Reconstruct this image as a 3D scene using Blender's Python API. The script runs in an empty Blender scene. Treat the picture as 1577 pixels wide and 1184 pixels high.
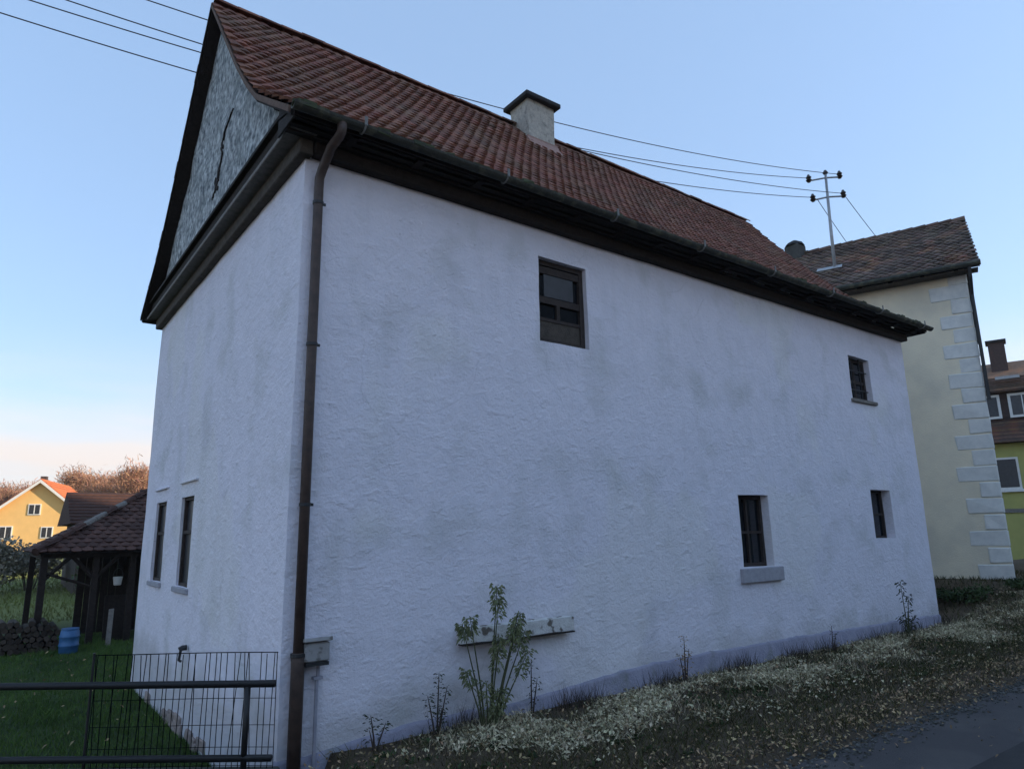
import bpy, bmesh, math, random
from math import radians, sin, cos, pi, sqrt, atan2, hypot
from mathutils import Vector, Matrix, noise
random.seed(7)
HAZE_DENSITY = .00035
S = bpy.context.scene
COL = S.collection
V = Vector

# ------------------------------------------------------------------ camera
CAM = V((-2.3189, -6.7087, 2.0))
YAW, PITCH, ROLL = 0.6443, 0.2107, -0.0182
fw = V((sin(YAW)*cos(PITCH), cos(YAW)*cos(PITCH), sin(PITCH)))
rt = V((cos(YAW), -sin(YAW), 0)); up = rt.cross(fw)
r2 = cos(ROLL)*rt + sin(ROLL)*up; u2 = -sin(ROLL)*rt + cos(ROLL)*up
cd = bpy.data.cameras.new('camera'); cam = bpy.data.objects.new('camera', cd); COL.objects.link(cam)
m = Matrix((r2, u2, -fw)).transposed().to_4x4(); m.translation = CAM; cam.matrix_world = m
cd.sensor_width = 36; cd.sensor_fit = 'HORIZONTAL'; cd.lens = 36*1065.4773/1577
cd.clip_start = 0.05; cd.clip_end = 6000
S.camera = cam

# ------------------------------------------------------------------ sky, sun, exposure
SUN_AZ, SUN_EL = 130.0, 20.0           # azimuth clockwise from +Y
w = bpy.data.worlds.new('World'); S.world = w; w.use_nodes = True
nt = w.node_tree; nt.nodes.clear()
wo = nt.nodes.new('ShaderNodeOutputWorld'); bg = nt.nodes.new('ShaderNodeBackground')
sky = nt.nodes.new('ShaderNodeTexSky'); sky.sky_type = 'NISHITA'; sky.sun_disc = False
sky.sun_elevation = radians(SUN_EL); sky.sun_rotation = radians(SUN_AZ)
sky.air_density = 1.0; sky.dust_density = 0.35; sky.ozone_density = 2.0
bg.inputs['Strength'].default_value = 0.15
tc = nt.nodes.new('ShaderNodeTexCoord'); sep = nt.nodes.new('ShaderNodeSeparateXYZ')
nt.links.new(tc.outputs['Generated'], sep.inputs[0])
mp = nt.nodes.new('ShaderNodeMapping'); mp.inputs['Scale'].default_value = (1, 1, 6)
nt.links.new(tc.outputs['Generated'], mp.inputs[0])
cn = nt.nodes.new('ShaderNodeTexNoise'); cn.inputs['Scale'].default_value = 2.6; cn.inputs['Detail'].default_value = 6
nt.links.new(mp.outputs[0], cn.inputs['Vector'])
band = nt.nodes.new('ShaderNodeMapRange'); band.interpolation_type = 'SMOOTHSTEP'
band.inputs['From Min'].default_value = 0.27; band.inputs['From Max'].default_value = 0.06
nt.links.new(sep.outputs['Z'], band.inputs['Value'])
cr = nt.nodes.new('ShaderNodeMapRange'); cr.inputs['From Min'].default_value = 0.22; cr.inputs['From Max'].default_value = 0.58
nt.links.new(cn.outputs[0], cr.inputs['Value'])
mul = nt.nodes.new('ShaderNodeMath'); mul.operation = 'MULTIPLY'
nt.links.new(band.outputs[0], mul.inputs[0]); nt.links.new(cr.outputs[0], mul.inputs[1])
mx = nt.nodes.new('ShaderNodeMix'); mx.data_type = 'RGBA'
mx.inputs['B'].default_value = (4.3, 3.75, 3.4, 1)
veil = nt.nodes.new('ShaderNodeMix'); veil.data_type = 'RGBA'; veil.inputs['Factor'].default_value = 0.5   # thin even high haze over the whole sky
veil.inputs['B'].default_value = (1.75, 2.65, 4.1, 1); nt.links.new(sky.outputs[0], veil.inputs['A'])
nt.links.new(mul.outputs[0], mx.inputs['Factor']); nt.links.new(veil.outputs['Result'], mx.inputs['A'])
nt.links.new(mx.outputs['Result'], bg.inputs['Color']); nt.links.new(bg.outputs[0], wo.inputs[0])

sd = bpy.data.lights.new('sun', 'SUN'); sd.energy = 4.2; sd.angle = radians(0.5); sd.color = (1, 0.80, 0.58)
sun = bpy.data.objects.new('sun', sd); COL.objects.link(sun)
a_, e_ = radians(SUN_AZ), radians(SUN_EL)
sdir = V((sin(a_)*cos(e_), cos(a_)*cos(e_), sin(e_)))
sun.rotation_euler = sdir.to_track_quat('Z', 'Y').to_euler(); sun.location = sdir*60

vs = S.view_settings
S.display_settings.display_device = 'sRGB'
vs.view_transform = 'Standard'; vs.look = 'None'; vs.exposure = 0.85; vs.gamma = 1; vs.use_curve_mapping = False
S.render.engine = 'CYCLES'

# ------------------------------------------------------------------ materials
def mat(name, c1, c2=None, scale=6, rough=.85, bump=0, bscale=40, c3=None, s3=1.0, t3=(.5, .7), rnd=0, metal=0, detail=6, bdist=.02, spec=.3, bump2=0, b2scale=6, hueshift=0):
    M = bpy.data.materials.new(name); M.use_nodes = True
    t = M.node_tree; N = t.nodes; Lk = t.links.new
    b = N['Principled BSDF']; b.inputs['Roughness'].default_value = rough; b.inputs['Metallic'].default_value = metal
    b.inputs['Specular IOR Level'].default_value = spec
    co = N.new('ShaderNodeNewGeometry')
    pos = co.outputs['Position']
    c2 = c2 or c1
    n1 = N.new('ShaderNodeTexNoise'); n1.inputs['Scale'].default_value = scale; n1.inputs['Detail'].default_value = detail
    n1.inputs['Roughness'].default_value = .62
    Lk(pos, n1.inputs['Vector'])
    mr = N.new('ShaderNodeMapRange'); mr.inputs['From Min'].default_value = .3; mr.inputs['From Max'].default_value = .7
    Lk(n1.outputs[0], mr.inputs['Value'])
    mxx = N.new('ShaderNodeMix'); mxx.data_type = 'RGBA'
    mxx.inputs['A'].default_value = (*c1, 1); mxx.inputs['B'].default_value = (*c2, 1)
    Lk(mr.outputs[0], mxx.inputs['Factor']); out = mxx.outputs['Result']
    if c3:
        n3 = N.new('ShaderNodeTexNoise'); n3.inputs['Scale'].default_value = s3; n3.inputs['Detail'].default_value = 5
        Lk(pos, n3.inputs['Vector'])
        m3 = N.new('ShaderNodeMapRange'); m3.inputs['From Min'].default_value = t3[0]; m3.inputs['From Max'].default_value = t3[1]
        Lk(n3.outputs[0], m3.inputs['Value'])
        x3 = N.new('ShaderNodeMix'); x3.data_type = 'RGBA'; x3.inputs['B'].default_value = (*c3, 1)
        Lk(out, x3.inputs['A']); Lk(m3.outputs[0], x3.inputs['Factor']); out = x3.outputs['Result']
    if rnd:
        oi = N.new('ShaderNodeObjectInfo'); ad = N.new('ShaderNodeMath'); ad.operation = 'ADD'
        Lk(oi.outputs['Random'], ad.inputs[0]); Lk(co.outputs['Random Per Island'], ad.inputs[1])
        fr = N.new('ShaderNodeMath'); fr.operation = 'FRACT'; Lk(ad.outputs[0], fr.inputs[0])
        m4 = N.new('ShaderNodeMapRange'); m4.inputs['To Min'].default_value = 1-rnd; m4.inputs['To Max'].default_value = 1+rnd
        Lk(fr.outputs[0], m4.inputs['Value'])
        hs = N.new('ShaderNodeHueSaturation'); Lk(m4.outputs[0], hs.inputs['Value']); Lk(out, hs.inputs['Color'])
        if hueshift:
            m5 = N.new('ShaderNodeMapRange'); m5.inputs['To Min'].default_value = .5-hueshift; m5.inputs['To Max'].default_value = .5+hueshift
            wn = N.new('ShaderNodeTexWhiteNoise'); wn.noise_dimensions = '1D'; Lk(fr.outputs[0], wn.inputs['W'])
            Lk(wn.outputs['Value'], m5.inputs['Value']); Lk(m5.outputs[0], hs.inputs['Hue'])
        out = hs.outputs['Color']
    Lk(out, b.inputs['Base Color'])
    if bump:
        nb = N.new('ShaderNodeTexNoise'); nb.inputs['Scale'].default_value = bscale; nb.inputs['Detail'].default_value = 6
        nb.inputs['Roughness'].default_value = .65; Lk(pos, nb.inputs['Vector'])
        bp = N.new('ShaderNodeBump'); bp.inputs['Strength'].default_value = bump; bp.inputs['Distance'].default_value = bdist
        Lk(nb.outputs[0], bp.inputs['Height'])
        if bump2:
            nb2 = N.new('ShaderNodeTexNoise'); nb2.inputs['Scale'].default_value = b2scale; nb2.inputs['Detail'].default_value = 3
            Lk(pos, nb2.inputs['Vector'])
            bp2 = N.new('ShaderNodeBump'); bp2.inputs['Strength'].default_value = bump2; bp2.inputs['Distance'].default_value = .06
            Lk(nb2.outputs[0], bp2.inputs['Height']); Lk(bp2.outputs[0], bp.inputs['Normal'])
        Lk(bp.outputs[0], b.inputs['Normal'])
    return M

M = {}
M['plaster'] = mat('white_lime_plaster', (.82, .80, .88), (.75, .735, .81), 3.0, .95, .5, 30, c3=(.60, .60, .62), s3=1.3, t3=(.52, .78), bump2=.3, b2scale=10, bdist=.03)
def age_plaster(MT):
    t = MT.node_tree; N = t.nodes; Lk = t.links.new; b = N['Principled BSDF']
    src = b.inputs['Base Color'].links[0].from_socket
    geo = N.new('ShaderNodeNewGeometry')
    def nz(scale3, sc, det=5):
        mp = N.new('ShaderNodeMapping'); mp.inputs['Scale'].default_value = scale3; Lk(geo.outputs['Position'], mp.inputs[0])
        n = N.new('ShaderNodeTexNoise'); n.inputs['Scale'].default_value = sc; n.inputs['Detail'].default_value = det; Lk(mp.outputs[0], n.inputs['Vector']); return n.outputs[0]
    def ramp(v, a, c):
        r = N.new('ShaderNodeMapRange'); r.inputs['From Min'].default_value = a; r.inputs['From Max'].default_value = c; Lk(v, r.inputs['Value']); return r.outputs[0]
    def mix(fac, col, base, k):
        m1 = N.new('ShaderNodeMath'); m1.operation = 'MULTIPLY'; m1.inputs[1].default_value = k; Lk(fac, m1.inputs[0])
        x = N.new('ShaderNodeMix'); x.data_type = 'RGBA'; x.inputs['B'].default_value = (*col, 1); Lk(base, x.inputs['A']); Lk(m1.outputs[0], x.inputs['Factor']); return x.outputs['Result']
    def times(a, c):
        m1 = N.new('ShaderNodeMath'); m1.operation = 'MULTIPLY'; Lk(a, m1.inputs[0]); Lk(c, m1.inputs[1]); return m1.outputs[0]
    out = mix(times(ramp(nz((1, 1, .07), 4.5), .52, .72), ramp(nz((1, 1, 1), .55), .45, .6)), (.46, .45, .47), src, .18)      # rain streaks
    out = mix(ramp(nz((1, 1, .8), .38, 3), .56, .60), (.80, .79, .76), out, .35)                                             # paler repaired patches
    sp = N.new('ShaderNodeSeparateXYZ'); Lk(geo.outputs['Position'], sp.inputs[0])
    ad = N.new('ShaderNodeMath'); ad.operation = 'MULTIPLY_ADD'; ad.inputs[1].default_value = 1.1; Lk(nz((1, 1, 1), 1.7), ad.inputs[0]); 
    ng = N.new('ShaderNodeMath'); ng.operation = 'MULTIPLY'; ng.inputs[1].default_value = -1; Lk(sp.outputs['Z'], ng.inputs[0]); Lk(ng.outputs[0], ad.inputs[2])
    out = mix(ramp(ad.outputs[0], .0, .42), (.36, .35, .33), out, .45)                                                         # splashed dirt above the plinth
    wv = N.new('ShaderNodeTexNoise'); wv.inputs['Scale'].default_value = 1.1; wv.inputs['Detail'].default_value = 2; Lk(geo.outputs['Position'], wv.inputs['Vector'])
    vm = N.new('ShaderNodeVectorMath'); vm.operation = 'ADD'; Lk(geo.outputs['Position'], vm.inputs[0]); Lk(wv.outputs['Color'], vm.inputs[1])
    vo = N.new('ShaderNodeTexVoronoi'); vo.feature = 'DISTANCE_TO_EDGE'; vo.inputs['Scale'].default_value = .55; Lk(vm.outputs[0], vo.inputs['Vector'])
    out = mix(times(ramp(vo.outputs['Distance'], .006, .002), ramp(nz((1, 1, 1), .7, 2), .5, .56)), (.32, .32, .33), out, .16)  # hairline cracks
    out = mix(ramp(nz((1, 1, 1.6), 9, 3), .70, .76), (.34, .34, .36), out, .5)                                                  # pits
    Lk(out, b.inputs['Base Color'])
    last = b.inputs['Normal'].links[0].from_socket
    bp = N.new('ShaderNodeBump'); bp.inputs['Strength'].default_value = .32; bp.inputs['Distance'].default_value = .03
    Lk(ramp(nz((1, 1, 2.2), 4.2, 4), .56, .80), bp.inputs['Height']); Lk(last, bp.inputs['Normal']); Lk(bp.outputs[0], b.inputs['Normal'])
age_plaster(M['plaster']); 
M['plinth'] = mat('grey_blue_plinth', (.36, .35, .43), (.26, .26, .33), 5, .95, .8, 30, c3=(.2, .21, .2), s3=3, t3=(.55, .75))
M['gable'] = mat('grey_roughcast', (.80, .84, .84), (.16, .19, .21), 10, .95, 1.0, 24, bdist=.07, detail=1.5, c3=(.26, .29, .30), s3=3, t3=(.55, .75))
M['tile'] = mat('red_clay_tile', (.23, .092, .06), (.155, .07, .048), 9, .9, .5, 60, c3=(.16, .09, .06), s3=1.1, t3=(.45, .7), rnd=.32, hueshift=.008)
M['tile_dark'] = mat('weathered_tile', (.17, .115, .085), (.09, .066, .052), 6, .9, .5, 60, c3=(.22, .11, .065), s3=.9, t3=(.52, .68), rnd=.5, hueshift=.02)
M['tile_shed'] = mat('brown_tile', (.095, .046, .034), (.055, .03, .025), 6, .9, .4, 60, rnd=.35)
M['tile_orange'] = mat('orange_tile', (.56, .17, .06), (.42, .11, .04), 3, .85, rnd=.2)
M['wood_dark'] = mat('dark_old_timber', (.035, .026, .022), (.018, .014, .012), 14, .85, .6, 50)
M['wood_mid'] = mat('weathered_timber', (.10, .085, .07), (.055, .045, .038), 12, .85, .6, 50)
M['wood_grey'] = mat('grey_timber', (.24, .22, .20), (.15, .14, .125), 12, .9, .6, 50)
M['verge'] = mat('brown_verge_board', (.17, .105, .075), (.09, .06, .045), 9, .85, .4, 50)
M['plank'] = mat('flaking_pale_plank', (.72, .72, .70), (.50, .49, .47), 10, .9, .7, 40, c3=(.16, .14, .12), s3=9, t3=(.55, .62))
M['frame'] = mat('brown_window_wood', (.055, .040, .034), (.032, .025, .023), 14, .7, .5, 60)
M['glass'] = mat('window_glass', (.012, .014, .018), rough=.08, spec=.5)
M['glass_dim'] = mat('dusty_glass', (.05, .055, .065), (.03, .033, .04), 8, .3, spec=.5)
M['sill'] = mat('grey_sill_stone', (.42, .42, .46), (.32, .32, .36), 12, .9, .5, 60)
M['metal_brown'] = mat('brown_rusted_pipe', (.095, .064, .052), (.05, .036, .032), 9, .55, .3, 50, spec=.4)
M['metal_dark'] = mat('dark_metal', (.035, .037, .04), (.02, .02, .022), 20, .5, .2, 60, spec=.4)
M['metal_grey'] = mat('galvanised_metal', (.42, .43, .44), (.30, .31, .32), 14, .5, .1, 60, metal=.4)
M['metal_mid'] = mat('dull_zinc', (.22, .22, .21), (.14, .14, .135), 14, .6, .1, 60)
M['gutter'] = mat('mossy_gutter', (.055, .055, .045), (.03, .032, .026), 9, .7, .5, 40, c3=(.09, .09, .06), s3=7, t3=(.5, .65))
M['black_paint'] = mat('black_painted_iron', (.012, .013, .015), (.02, .02, .02), 20, .45, .2, 60, spec=.4)
M['wire_black'] = mat('tarred_wire', (.006, .006, .008), rough=.95, spec=.05)
M['wire'] = mat('wire', (.05, .05, .055), rough=.6)
M['porcelain'] = mat('brown_insulator', (.03, .018, .014), rough=.3, spec=.5)
M['box'] = mat('grey_meter_box', (.36, .36, .36), (.27, .27, .27), 14, .7, .3, 60, c3=(.16, .15, .14), s3=14, t3=(.56, .66))
M['conduit'] = mat('grey_conduit', (.36, .36, .42), (.28, .28, .33), 12, .7)
M['yellow'] = mat('cream_render', (.90, .80, .60), (.80, .71, .54), 2.2, .95, .5, 30, c3=(.60, .55, .45), s3=.5, t3=(.5, .75))
M['quoin'] = mat('pale_quoin_paint', (.80, .79, .74), (.64, .64, .61), 5, .95, .4, 40)
M['chimney'] = mat('chimney_render', (.56, .53, .46), (.36, .34, .30), 14, .95, .7, 26, c3=(.24, .23, .21), s3=9, t3=(.56, .72), bdist=.03)
M['mortar'] = mat('pinkish_mortar', (.40, .26, .22), (.30, .20, .17), 12, .95, .5, 40)
M['slab'] = mat('dark_slab', (.045, .047, .05), (.03, .03, .03), 12, .9, .5, 40)
M['brick'] = mat('dark_brick', (.10, .065, .058), (.06, .045, .042), 10, .9, .5, 30)
M['stone'] = mat('foundation_stone', (.36, .28, .24), (.26, .22, .21), 7, .95, .8, 30, rnd=.25)
M['stone_dark'] = mat('dark_field_stone', (.12, .12, .11), (.07, .07, .065), 5, .95, .8, 30, rnd=.3)
M['white_paint'] = mat('white_paint', (.78, .78, .76), (.68, .68, .66), 8, .6)
M['lime_wall'] = mat('yellow_green_render', (.44, .43, .15), (.36, .36, .13), 1.5, .95, .3, 40)
M['ochre_wall'] = mat('ochre_render', (.82, .52, .20), (.74, .47, .18), 1.2, .95, .3, 40)
M['orange_box'] = mat('ochre_panel', (.45, .26, .05), (.35, .2, .05), 4, .8)
M['barn_wall'] = mat('pale_barn_render', (.42, .38, .32), (.33, .30, .25), 2, .95)
M['blue'] = mat('blue_plastic', (.05, .17, .36), (.02, .08, .2), 5, .5, .2, 20, spec=.5)
M['log'] = mat('split_log', (.075, .058, .045), (.04, .032, .026), 12, .95, .7, 40, rnd=.4)
M['asphalt'] = mat('asphalt', (.088, .082, .082), (.060, .056, .058), 140, .9, 1.0, 160, c3=(.12, .11, .105), s3=.9, t3=(.5, .72), bdist=.01)
M['asphalt_patch'] = mat('dark_asphalt', (.045, .043, .044), (.032, .031, .032), 3, .85, .9, 120, bdist=.01)
M['soil'] = mat('verge_soil', (.13, .095, .06), (.065, .048, .03), 3, .95, 1.0, 30, c3=(.035, .05, .02), s3=1.1, t3=(.48, .62), bdist=.05)
M['grass'] = mat('lawn_blades', (.095, .165, .028), (.045, .09, .016), 1.2, .7, rnd=.35, hueshift=.02)
M['weed'] = mat('verge_blades', (.075, .070, .022), (.045, .047, .014), 2, .8, rnd=.5, hueshift=.03)
M['leaf_dry'] = mat('dry_leaves', (.40, .29, .16), (.20, .14, .08), 2.5, .9, rnd=.5, hueshift=.02)
M['leaf_pale'] = mat('pale_ground_leaves', (.62, .54, .37), (.30, .27, .16), 3, .85, rnd=.45, hueshift=.02)
M['leaf_green'] = mat('grey_green_leaves', (.27, .29, .16), (.14, .17, .08), 9, .8, rnd=.35, hueshift=.02)
M['leaf_dark'] = mat('dark_weed_leaves', (.05, .06, .03), (.035, .045, .02), 9, .8, rnd=.4)
M['stem'] = mat('weed_stem', (.085, .095, .045), (.06, .06, .03), 9, .9)
M['stem_dark'] = mat('dry_stem', (.075, .055, .045), (.045, .035, .03), 9, .9)
M['field'] = mat('field_grass', (.17, .20, .06), (.12, .15, .045), .35, .95, .6, 6, c3=(.12, .13, .05), s3=.08, t3=(.45, .65))
M['hill'] = mat('wooded_hill', (.055, .058, .035), (.075, .06, .04), .02, .95, .9, .15, bdist=4)
M['twig'] = mat('autumn_twigs', (.42, .23, .14), (.30, .17, .11), .5, .95, rnd=.4, hueshift=.02)
M['twig_grey'] = mat('grey_twigs', (.36, .33, .27), (.22, .21, .16), 2, .95, rnd=.4)
M['trunk'] = mat('bark', (.085, .065, .05), (.05, .04, .032), 5, .95, .8, 12)
M['hedge'] = mat('hedge_leaves', (.05, .075, .025), (.03, .05, .018), 3, .8, rnd=.45, hueshift=.02)
M['fire'] = mat('dark_opening', (.01, .01, .01))

# ------------------------------------------------------------------ helpers
def link(o, parent=None):
    COL.objects.link(o)
    if parent is not None: o.parent = parent
    return o
def tag(o, label=None, cat=None, group=None, kind=None):
    if label: o['label'] = label
    if cat: o['category'] = cat
    if group: o['group'] = group
    if kind: o['kind'] = kind
    return o
def empty(name, loc, label, cat, group=None):
    o = bpy.data.objects.new(name, None); o.empty_display_size = .2; o.location = loc; link(o)
    return tag(o, label, cat, group)

class MB:
    def __init__(s): s.v = []; s.f = []
    def add(s, vs, fs):
        n = len(s.v); s.v += [tuple(p) for p in vs]; s.f += [tuple(i+n for i in q) for q in fs]; return s
    def box(s, a, b):
        x0, y0, z0 = a; x1, y1, z1 = b
        return s.add([(x0,y0,z0),(x1,y0,z0),(x1,y1,z0),(x0,y1,z0),(x0,y0,z1),(x1,y0,z1),(x1,y1,z1),(x0,y1,z1)],
                     [(3,2,1,0),(4,5,6,7),(0,1,5,4),(1,2,6,5),(2,3,7,6),(3,0,4,7)])
    def obox(s, c, ax, ay, az, jit=0):
        c = V(c); ax, ay, az = V(ax), V(ay), V(az)
        vs = []
        for sz in (-1, 1):
            for sx, sy in ((-1,-1),(1,-1),(1,1),(-1,1)):
                vs.append(c+ax*sx+ay*sy+az*sz + V([random.uniform(-jit, jit) for _ in range(3)]))
        return s.add(vs, [(3,2,1,0),(4,5,6,7),(0,1,5,4),(1,2,6,5),(2,3,7,6),(3,0,4,7)])
    def tube(s, pts, rad, n=8, cap=True):
        pts = [V(p) for p in pts]; rings = []
        if not isinstance(rad, (list, tuple)): rad = [rad]*len(pts)
        ref = V((0, 0, 1)) if abs((pts[-1]-pts[0]).normalized().z) < .9 else V((1, 0, 0))
        for i, p in enumerate(pts):
            d = (pts[min(i+1, len(pts)-1)]-pts[max(i-1, 0)]).normalized()
            x = d.cross(ref); x = x.normalized() if x.length > 1e-6 else V((1, 0, 0)); y = x.cross(d)
            rings.append([p+(x*cos(2*pi*k/n)+y*sin(2*pi*k/n))*rad[i] for k in range(n)])
        vs = [q for r in rings for q in r]; fs = []
        for i in range(len(pts)-1):
            for k in range(n):
                fs.append((i*n+k, i*n+(k+1) % n, (i+1)*n+(k+1) % n, (i+1)*n+k))
        if cap: fs += [tuple(range(n))[::-1], tuple(range((len(pts)-1)*n, len(pts)*n))]
        return s.add(vs, fs)
    def prism(s, poly, off):
        n = len(poly); off = V(off); vs = [V(p) for p in poly]+[V(p)+off for p in poly]
        return s.add(vs, [tuple(range(n))[::-1], tuple(range(n, 2*n))]+[(k, (k+1) % n, n+(k+1) % n, n+k) for k in range(n)])
    def build(s, name, material, parent=None, bevel=0, smooth=False, fix=True):
        me = bpy.data.meshes.new(name); me.from_pydata(s.v, [], s.f)
        if fix or bevel:
            bm = bmesh.new(); bm.from_mesh(me)
            if bevel: bmesh.ops.bevel(bm, geom=bm.edges[:], offset=bevel, segments=1, affect='EDGES', clamp_overlap=True)
            bmesh.ops.recalc_face_normals(bm, faces=bm.faces[:]); bm.to_mesh(me); bm.free()
        if smooth:
            for p in me.polygons: p.use_smooth = True
        me.materials.append(M[material] if isinstance(material, str) else material)
        return link(bpy.data.objects.new(name, me), parent)

def wob(p, amp=.012, sc=.9):
    return noise.noise_vector(V(p)*sc)*amp + noise.noise_vector(V(p)*sc*3.7)*amp*.45

# ------------------------------------------------------------------ terrain
R0 = V((-.2, -.3)); RD = V((-.787, .617)); RN = V((.617, .787))      # railing line, direction, lawn side
def ground_z(x, y):
    z = 0.0
    d = RN.dot(V((x, y))-R0)
    if (x < .35 or y > 4) and d > .12: z = -.5
    if y > 20 : z += min(1, (y-20)/70)*1.6*(1 if y > 20 else 0)
    far = hypot(x, y)
    if x > -.3 and -2.9 < y < .3:
        z += .05*math.exp(-((y+1.0)/.8)**2) + .025*noise.noise(V((x*1.5, y*1.5, 0)))
    if y < -2.6: z -= .05*min(1, (-2.6-y)/.4)
    if x > 14.2: z += .62*min(1, (x-14.2)/3.2) if y > -2.6 else 0
    if far > 300: z -= (far-300)*.004
    return z
def lines(lo, hi, step, far):
    L = []; x = lo
    while x <= hi: L.append(x); x += step
    s = step
    x = hi
    while x < far: s *= 1.22; x += s; L.append(x)
    s = step; x = lo
    while x > -far: s *= 1.22; x -= s; L.insert(0, x)
    return L
xs = lines(-5, 20, .22, 1100); ys = lines(-8, 18, .22, 1100)
gm = MB(); gm.v = [(x, y, ground_z(x, y)) for y in ys for x in xs]
nx = len(xs)
gm.f = [(j*nx+i, j*nx+i+1, (j+1)*nx+i+1, (j+1)*nx+i) for j in range(len(ys)-1) for i in range(nx-1)]
# ground material: soil near the street, grass elsewhere
GM = mat('ground_soil_and_grass', (.13, .095, .06), (.065, .048, .03), 3, .95, 1.0, 30, bdist=.05)
t = GM.node_tree; N = t.nodes
b = N['Principled BSDF']; soil = b.inputs['Base Color'].links[0].from_socket
geo = N.new('ShaderNodeNewGeometry'); sp = N.new('ShaderNodeSeparateXYZ'); t.links.new(geo.outputs['Position'], sp.inputs[0])
gn = N.new('ShaderNodeTexNoise'); gn.inputs['Scale'].default_value = .5; gn.inputs['Detail'].default_value = 8; t.links.new(geo.outputs['Position'], gn.inputs['Vector'])
gr = N.new('ShaderNodeValToRGB'); gr.color_ramp.elements[0].color = (.022, .04, .013, 1); gr.color_ramp.elements[1].color = (.055, .085, .026, 1)
gr.color_ramp.elements[0].position = .35; gr.color_ramp.elements[1].position = .65
t.links.new(gn.outputs[0], gr.inputs[0])
ma = N.new('ShaderNodeMapRange'); ma.inputs['From Min'].default_value = -.1; ma.inputs['From Max'].default_value = -.4
t.links.new(sp.outputs['Z'], ma.inputs['Value'])
mb_ = N.new('ShaderNodeMapRange'); mb_.inputs['From Min'].default_value = 17; mb_.inputs['From Max'].default_value = 22; t.links.new(sp.outputs['Y'], mb_.inputs['Value'])
mxm = N.new('ShaderNodeMath'); mxm.operation = 'MAXIMUM'; t.links.new(ma.outputs[0], mxm.inputs[0]); t.links.new(mb_.outputs[0], mxm.inputs[1])
gf = N.new('ShaderNodeMix'); gf.data_type = 'RGBA'; gf.inputs['B'].default_value = (.15, .17, .05, 1); t.links.new(mb_.outputs[0], gf.inputs['Factor']); t.links.new(gr.outputs[0], gf.inputs['A'])  # sunlight on the field put into a brighter ground colour
mg = N.new('ShaderNodeMix'); mg.data_type = 'RGBA'; t.links.new(mxm.outputs[0], mg.inputs['Factor'])
t.links.new(soil, mg.inputs['A']); t.links.new(gf.outputs['Result'], mg.inputs['B']); t.links.new(mg.outputs['Result'], b.inputs['Base Color'])
g = gm.build('ground', GM, fix=False, smooth=True); tag(g, kind='structure')

# road: sheet with a wavy near edge, darker resurfaced lane on top
def strip(name, y0f, y1, z, material, x0=-120, x1=160):
    m_ = MB(); X = []
    x = x0
    while x < x1:
        X.append(x); x += .07 if -8 < x < 30 else 4
    for x in X: m_.v += [(x, y0f(x), z), (x, y1, z)]
    m_.f = [(2*i, 2*i+1, 2*i+3, 2*i+2) for i in range(len(X)-1)]
    return tag(m_.build(name, material), kind='structure')
strip('road', lambda x: -2.93-.012*x*(x > 0)+.10*noise.noise(V((x*.9, 3, 0)))+.07*noise.noise(V((x*4, 7, 0)))+.05*noise.noise(V((x*11, 7, 0))), -9.2, .004, 'asphalt')
strip('road_resurfaced_lane', lambda x: -3.85-.012*x*(x > 0)+.03*noise.noise(V((x*1.5, 9, 0))), -9.1, .009, 'asphalt_patch')

# hills: far ridge, and an unseen wooded slope added to shade the houses
def shade_hillside():
    m_ = MB(); U = [-46+i*2.5 for i in range(34)]; D = [34+i*5 for i in range(30)]
    ad = V((sin(a_), cos(a_), 0)); pd = V((cos(a_)*-1, sin(a_), 0))
    if pd.dot(V((.643, .766, 0))) < 0: pd = -pd
    for u in U:
        for d in D:
            f = max(0, min(1, (31-u)/6, (u+44)/26)); f = f*f*(3-2*f)
            h = 53*max(0, min(1, (d-36)/66))**1.1*f + (4*noise.noise(V((u*.05, d*.05, 2))) + 1.5*noise.noise(V((u*.3, d*.3, 2))))*f*min(1, max(0, d-36)/30)-.8
            p = ad*d+pd*u; m_.v.append((p.x, p.y, h))
    n = len(D)
    m_.f = [(i*n+j, i*n+j+1, (i+1)*n+j+1, (i+1)*n+j) for i in range(len(U)-1) for j in range(n-1)]
    return tag(m_.build('shade_hillside', 'hill', smooth=True), kind='structure')
shade_hillside()
def shade_bank():            # unseen bank behind the viewer, added to darken the lower wall
    m_ = MB(); X = [-9+i*1.1 for i in range(54)]; Y = [-10.6-i*.55 for i in range(26)]
    for x in X:
        for y in Y:
            f = max(0, min(1, (x+9)/5, (50-x)/5)); k = max(0, min(1, (-10.9-y)/4.5)); k = k*k*(3-2*k)
            m_.v.append((x, y, -.25+(5.8*k+.5*noise.noise(V((x*.3, y*.5, 3)))*k)*f))
    n = len(Y); m_.f = [(i*n+j, i*n+j+1, (i+1)*n+j+1, (i+1)*n+j) for i in range(len(X)-1) for j in range(n-1)]
    return tag(m_.build('shade_bank', 'hill', smooth=True), kind='structure')
shade_bank()
def far_hills():
    m_ = MB(); n = 9; K = 70
    for k in range(K+1):
        az = radians(-50+k*110/K)
        for j in range(n):
            d = 520+j*70
            h = (46+16*noise.noise(V((az*3, 1, 0)))+8*noise.noise(V((az*11, 2, 0)))+3*noise.noise(V((az*40, 2, j))))*min(1, j/5)-4
            m_.v.append((CAM.x+sin(az)*d, CAM.y+cos(az)*d, h))
    m_.f = [(i*n+j, i*n+j+1, (i+1)*n+j+1, (i+1)*n+j) for i in range(K) for j in range(n-1)]
    return tag(m_.build('far_hills', 'hill', smooth=True), kind='structure')
far_hills()

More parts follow.
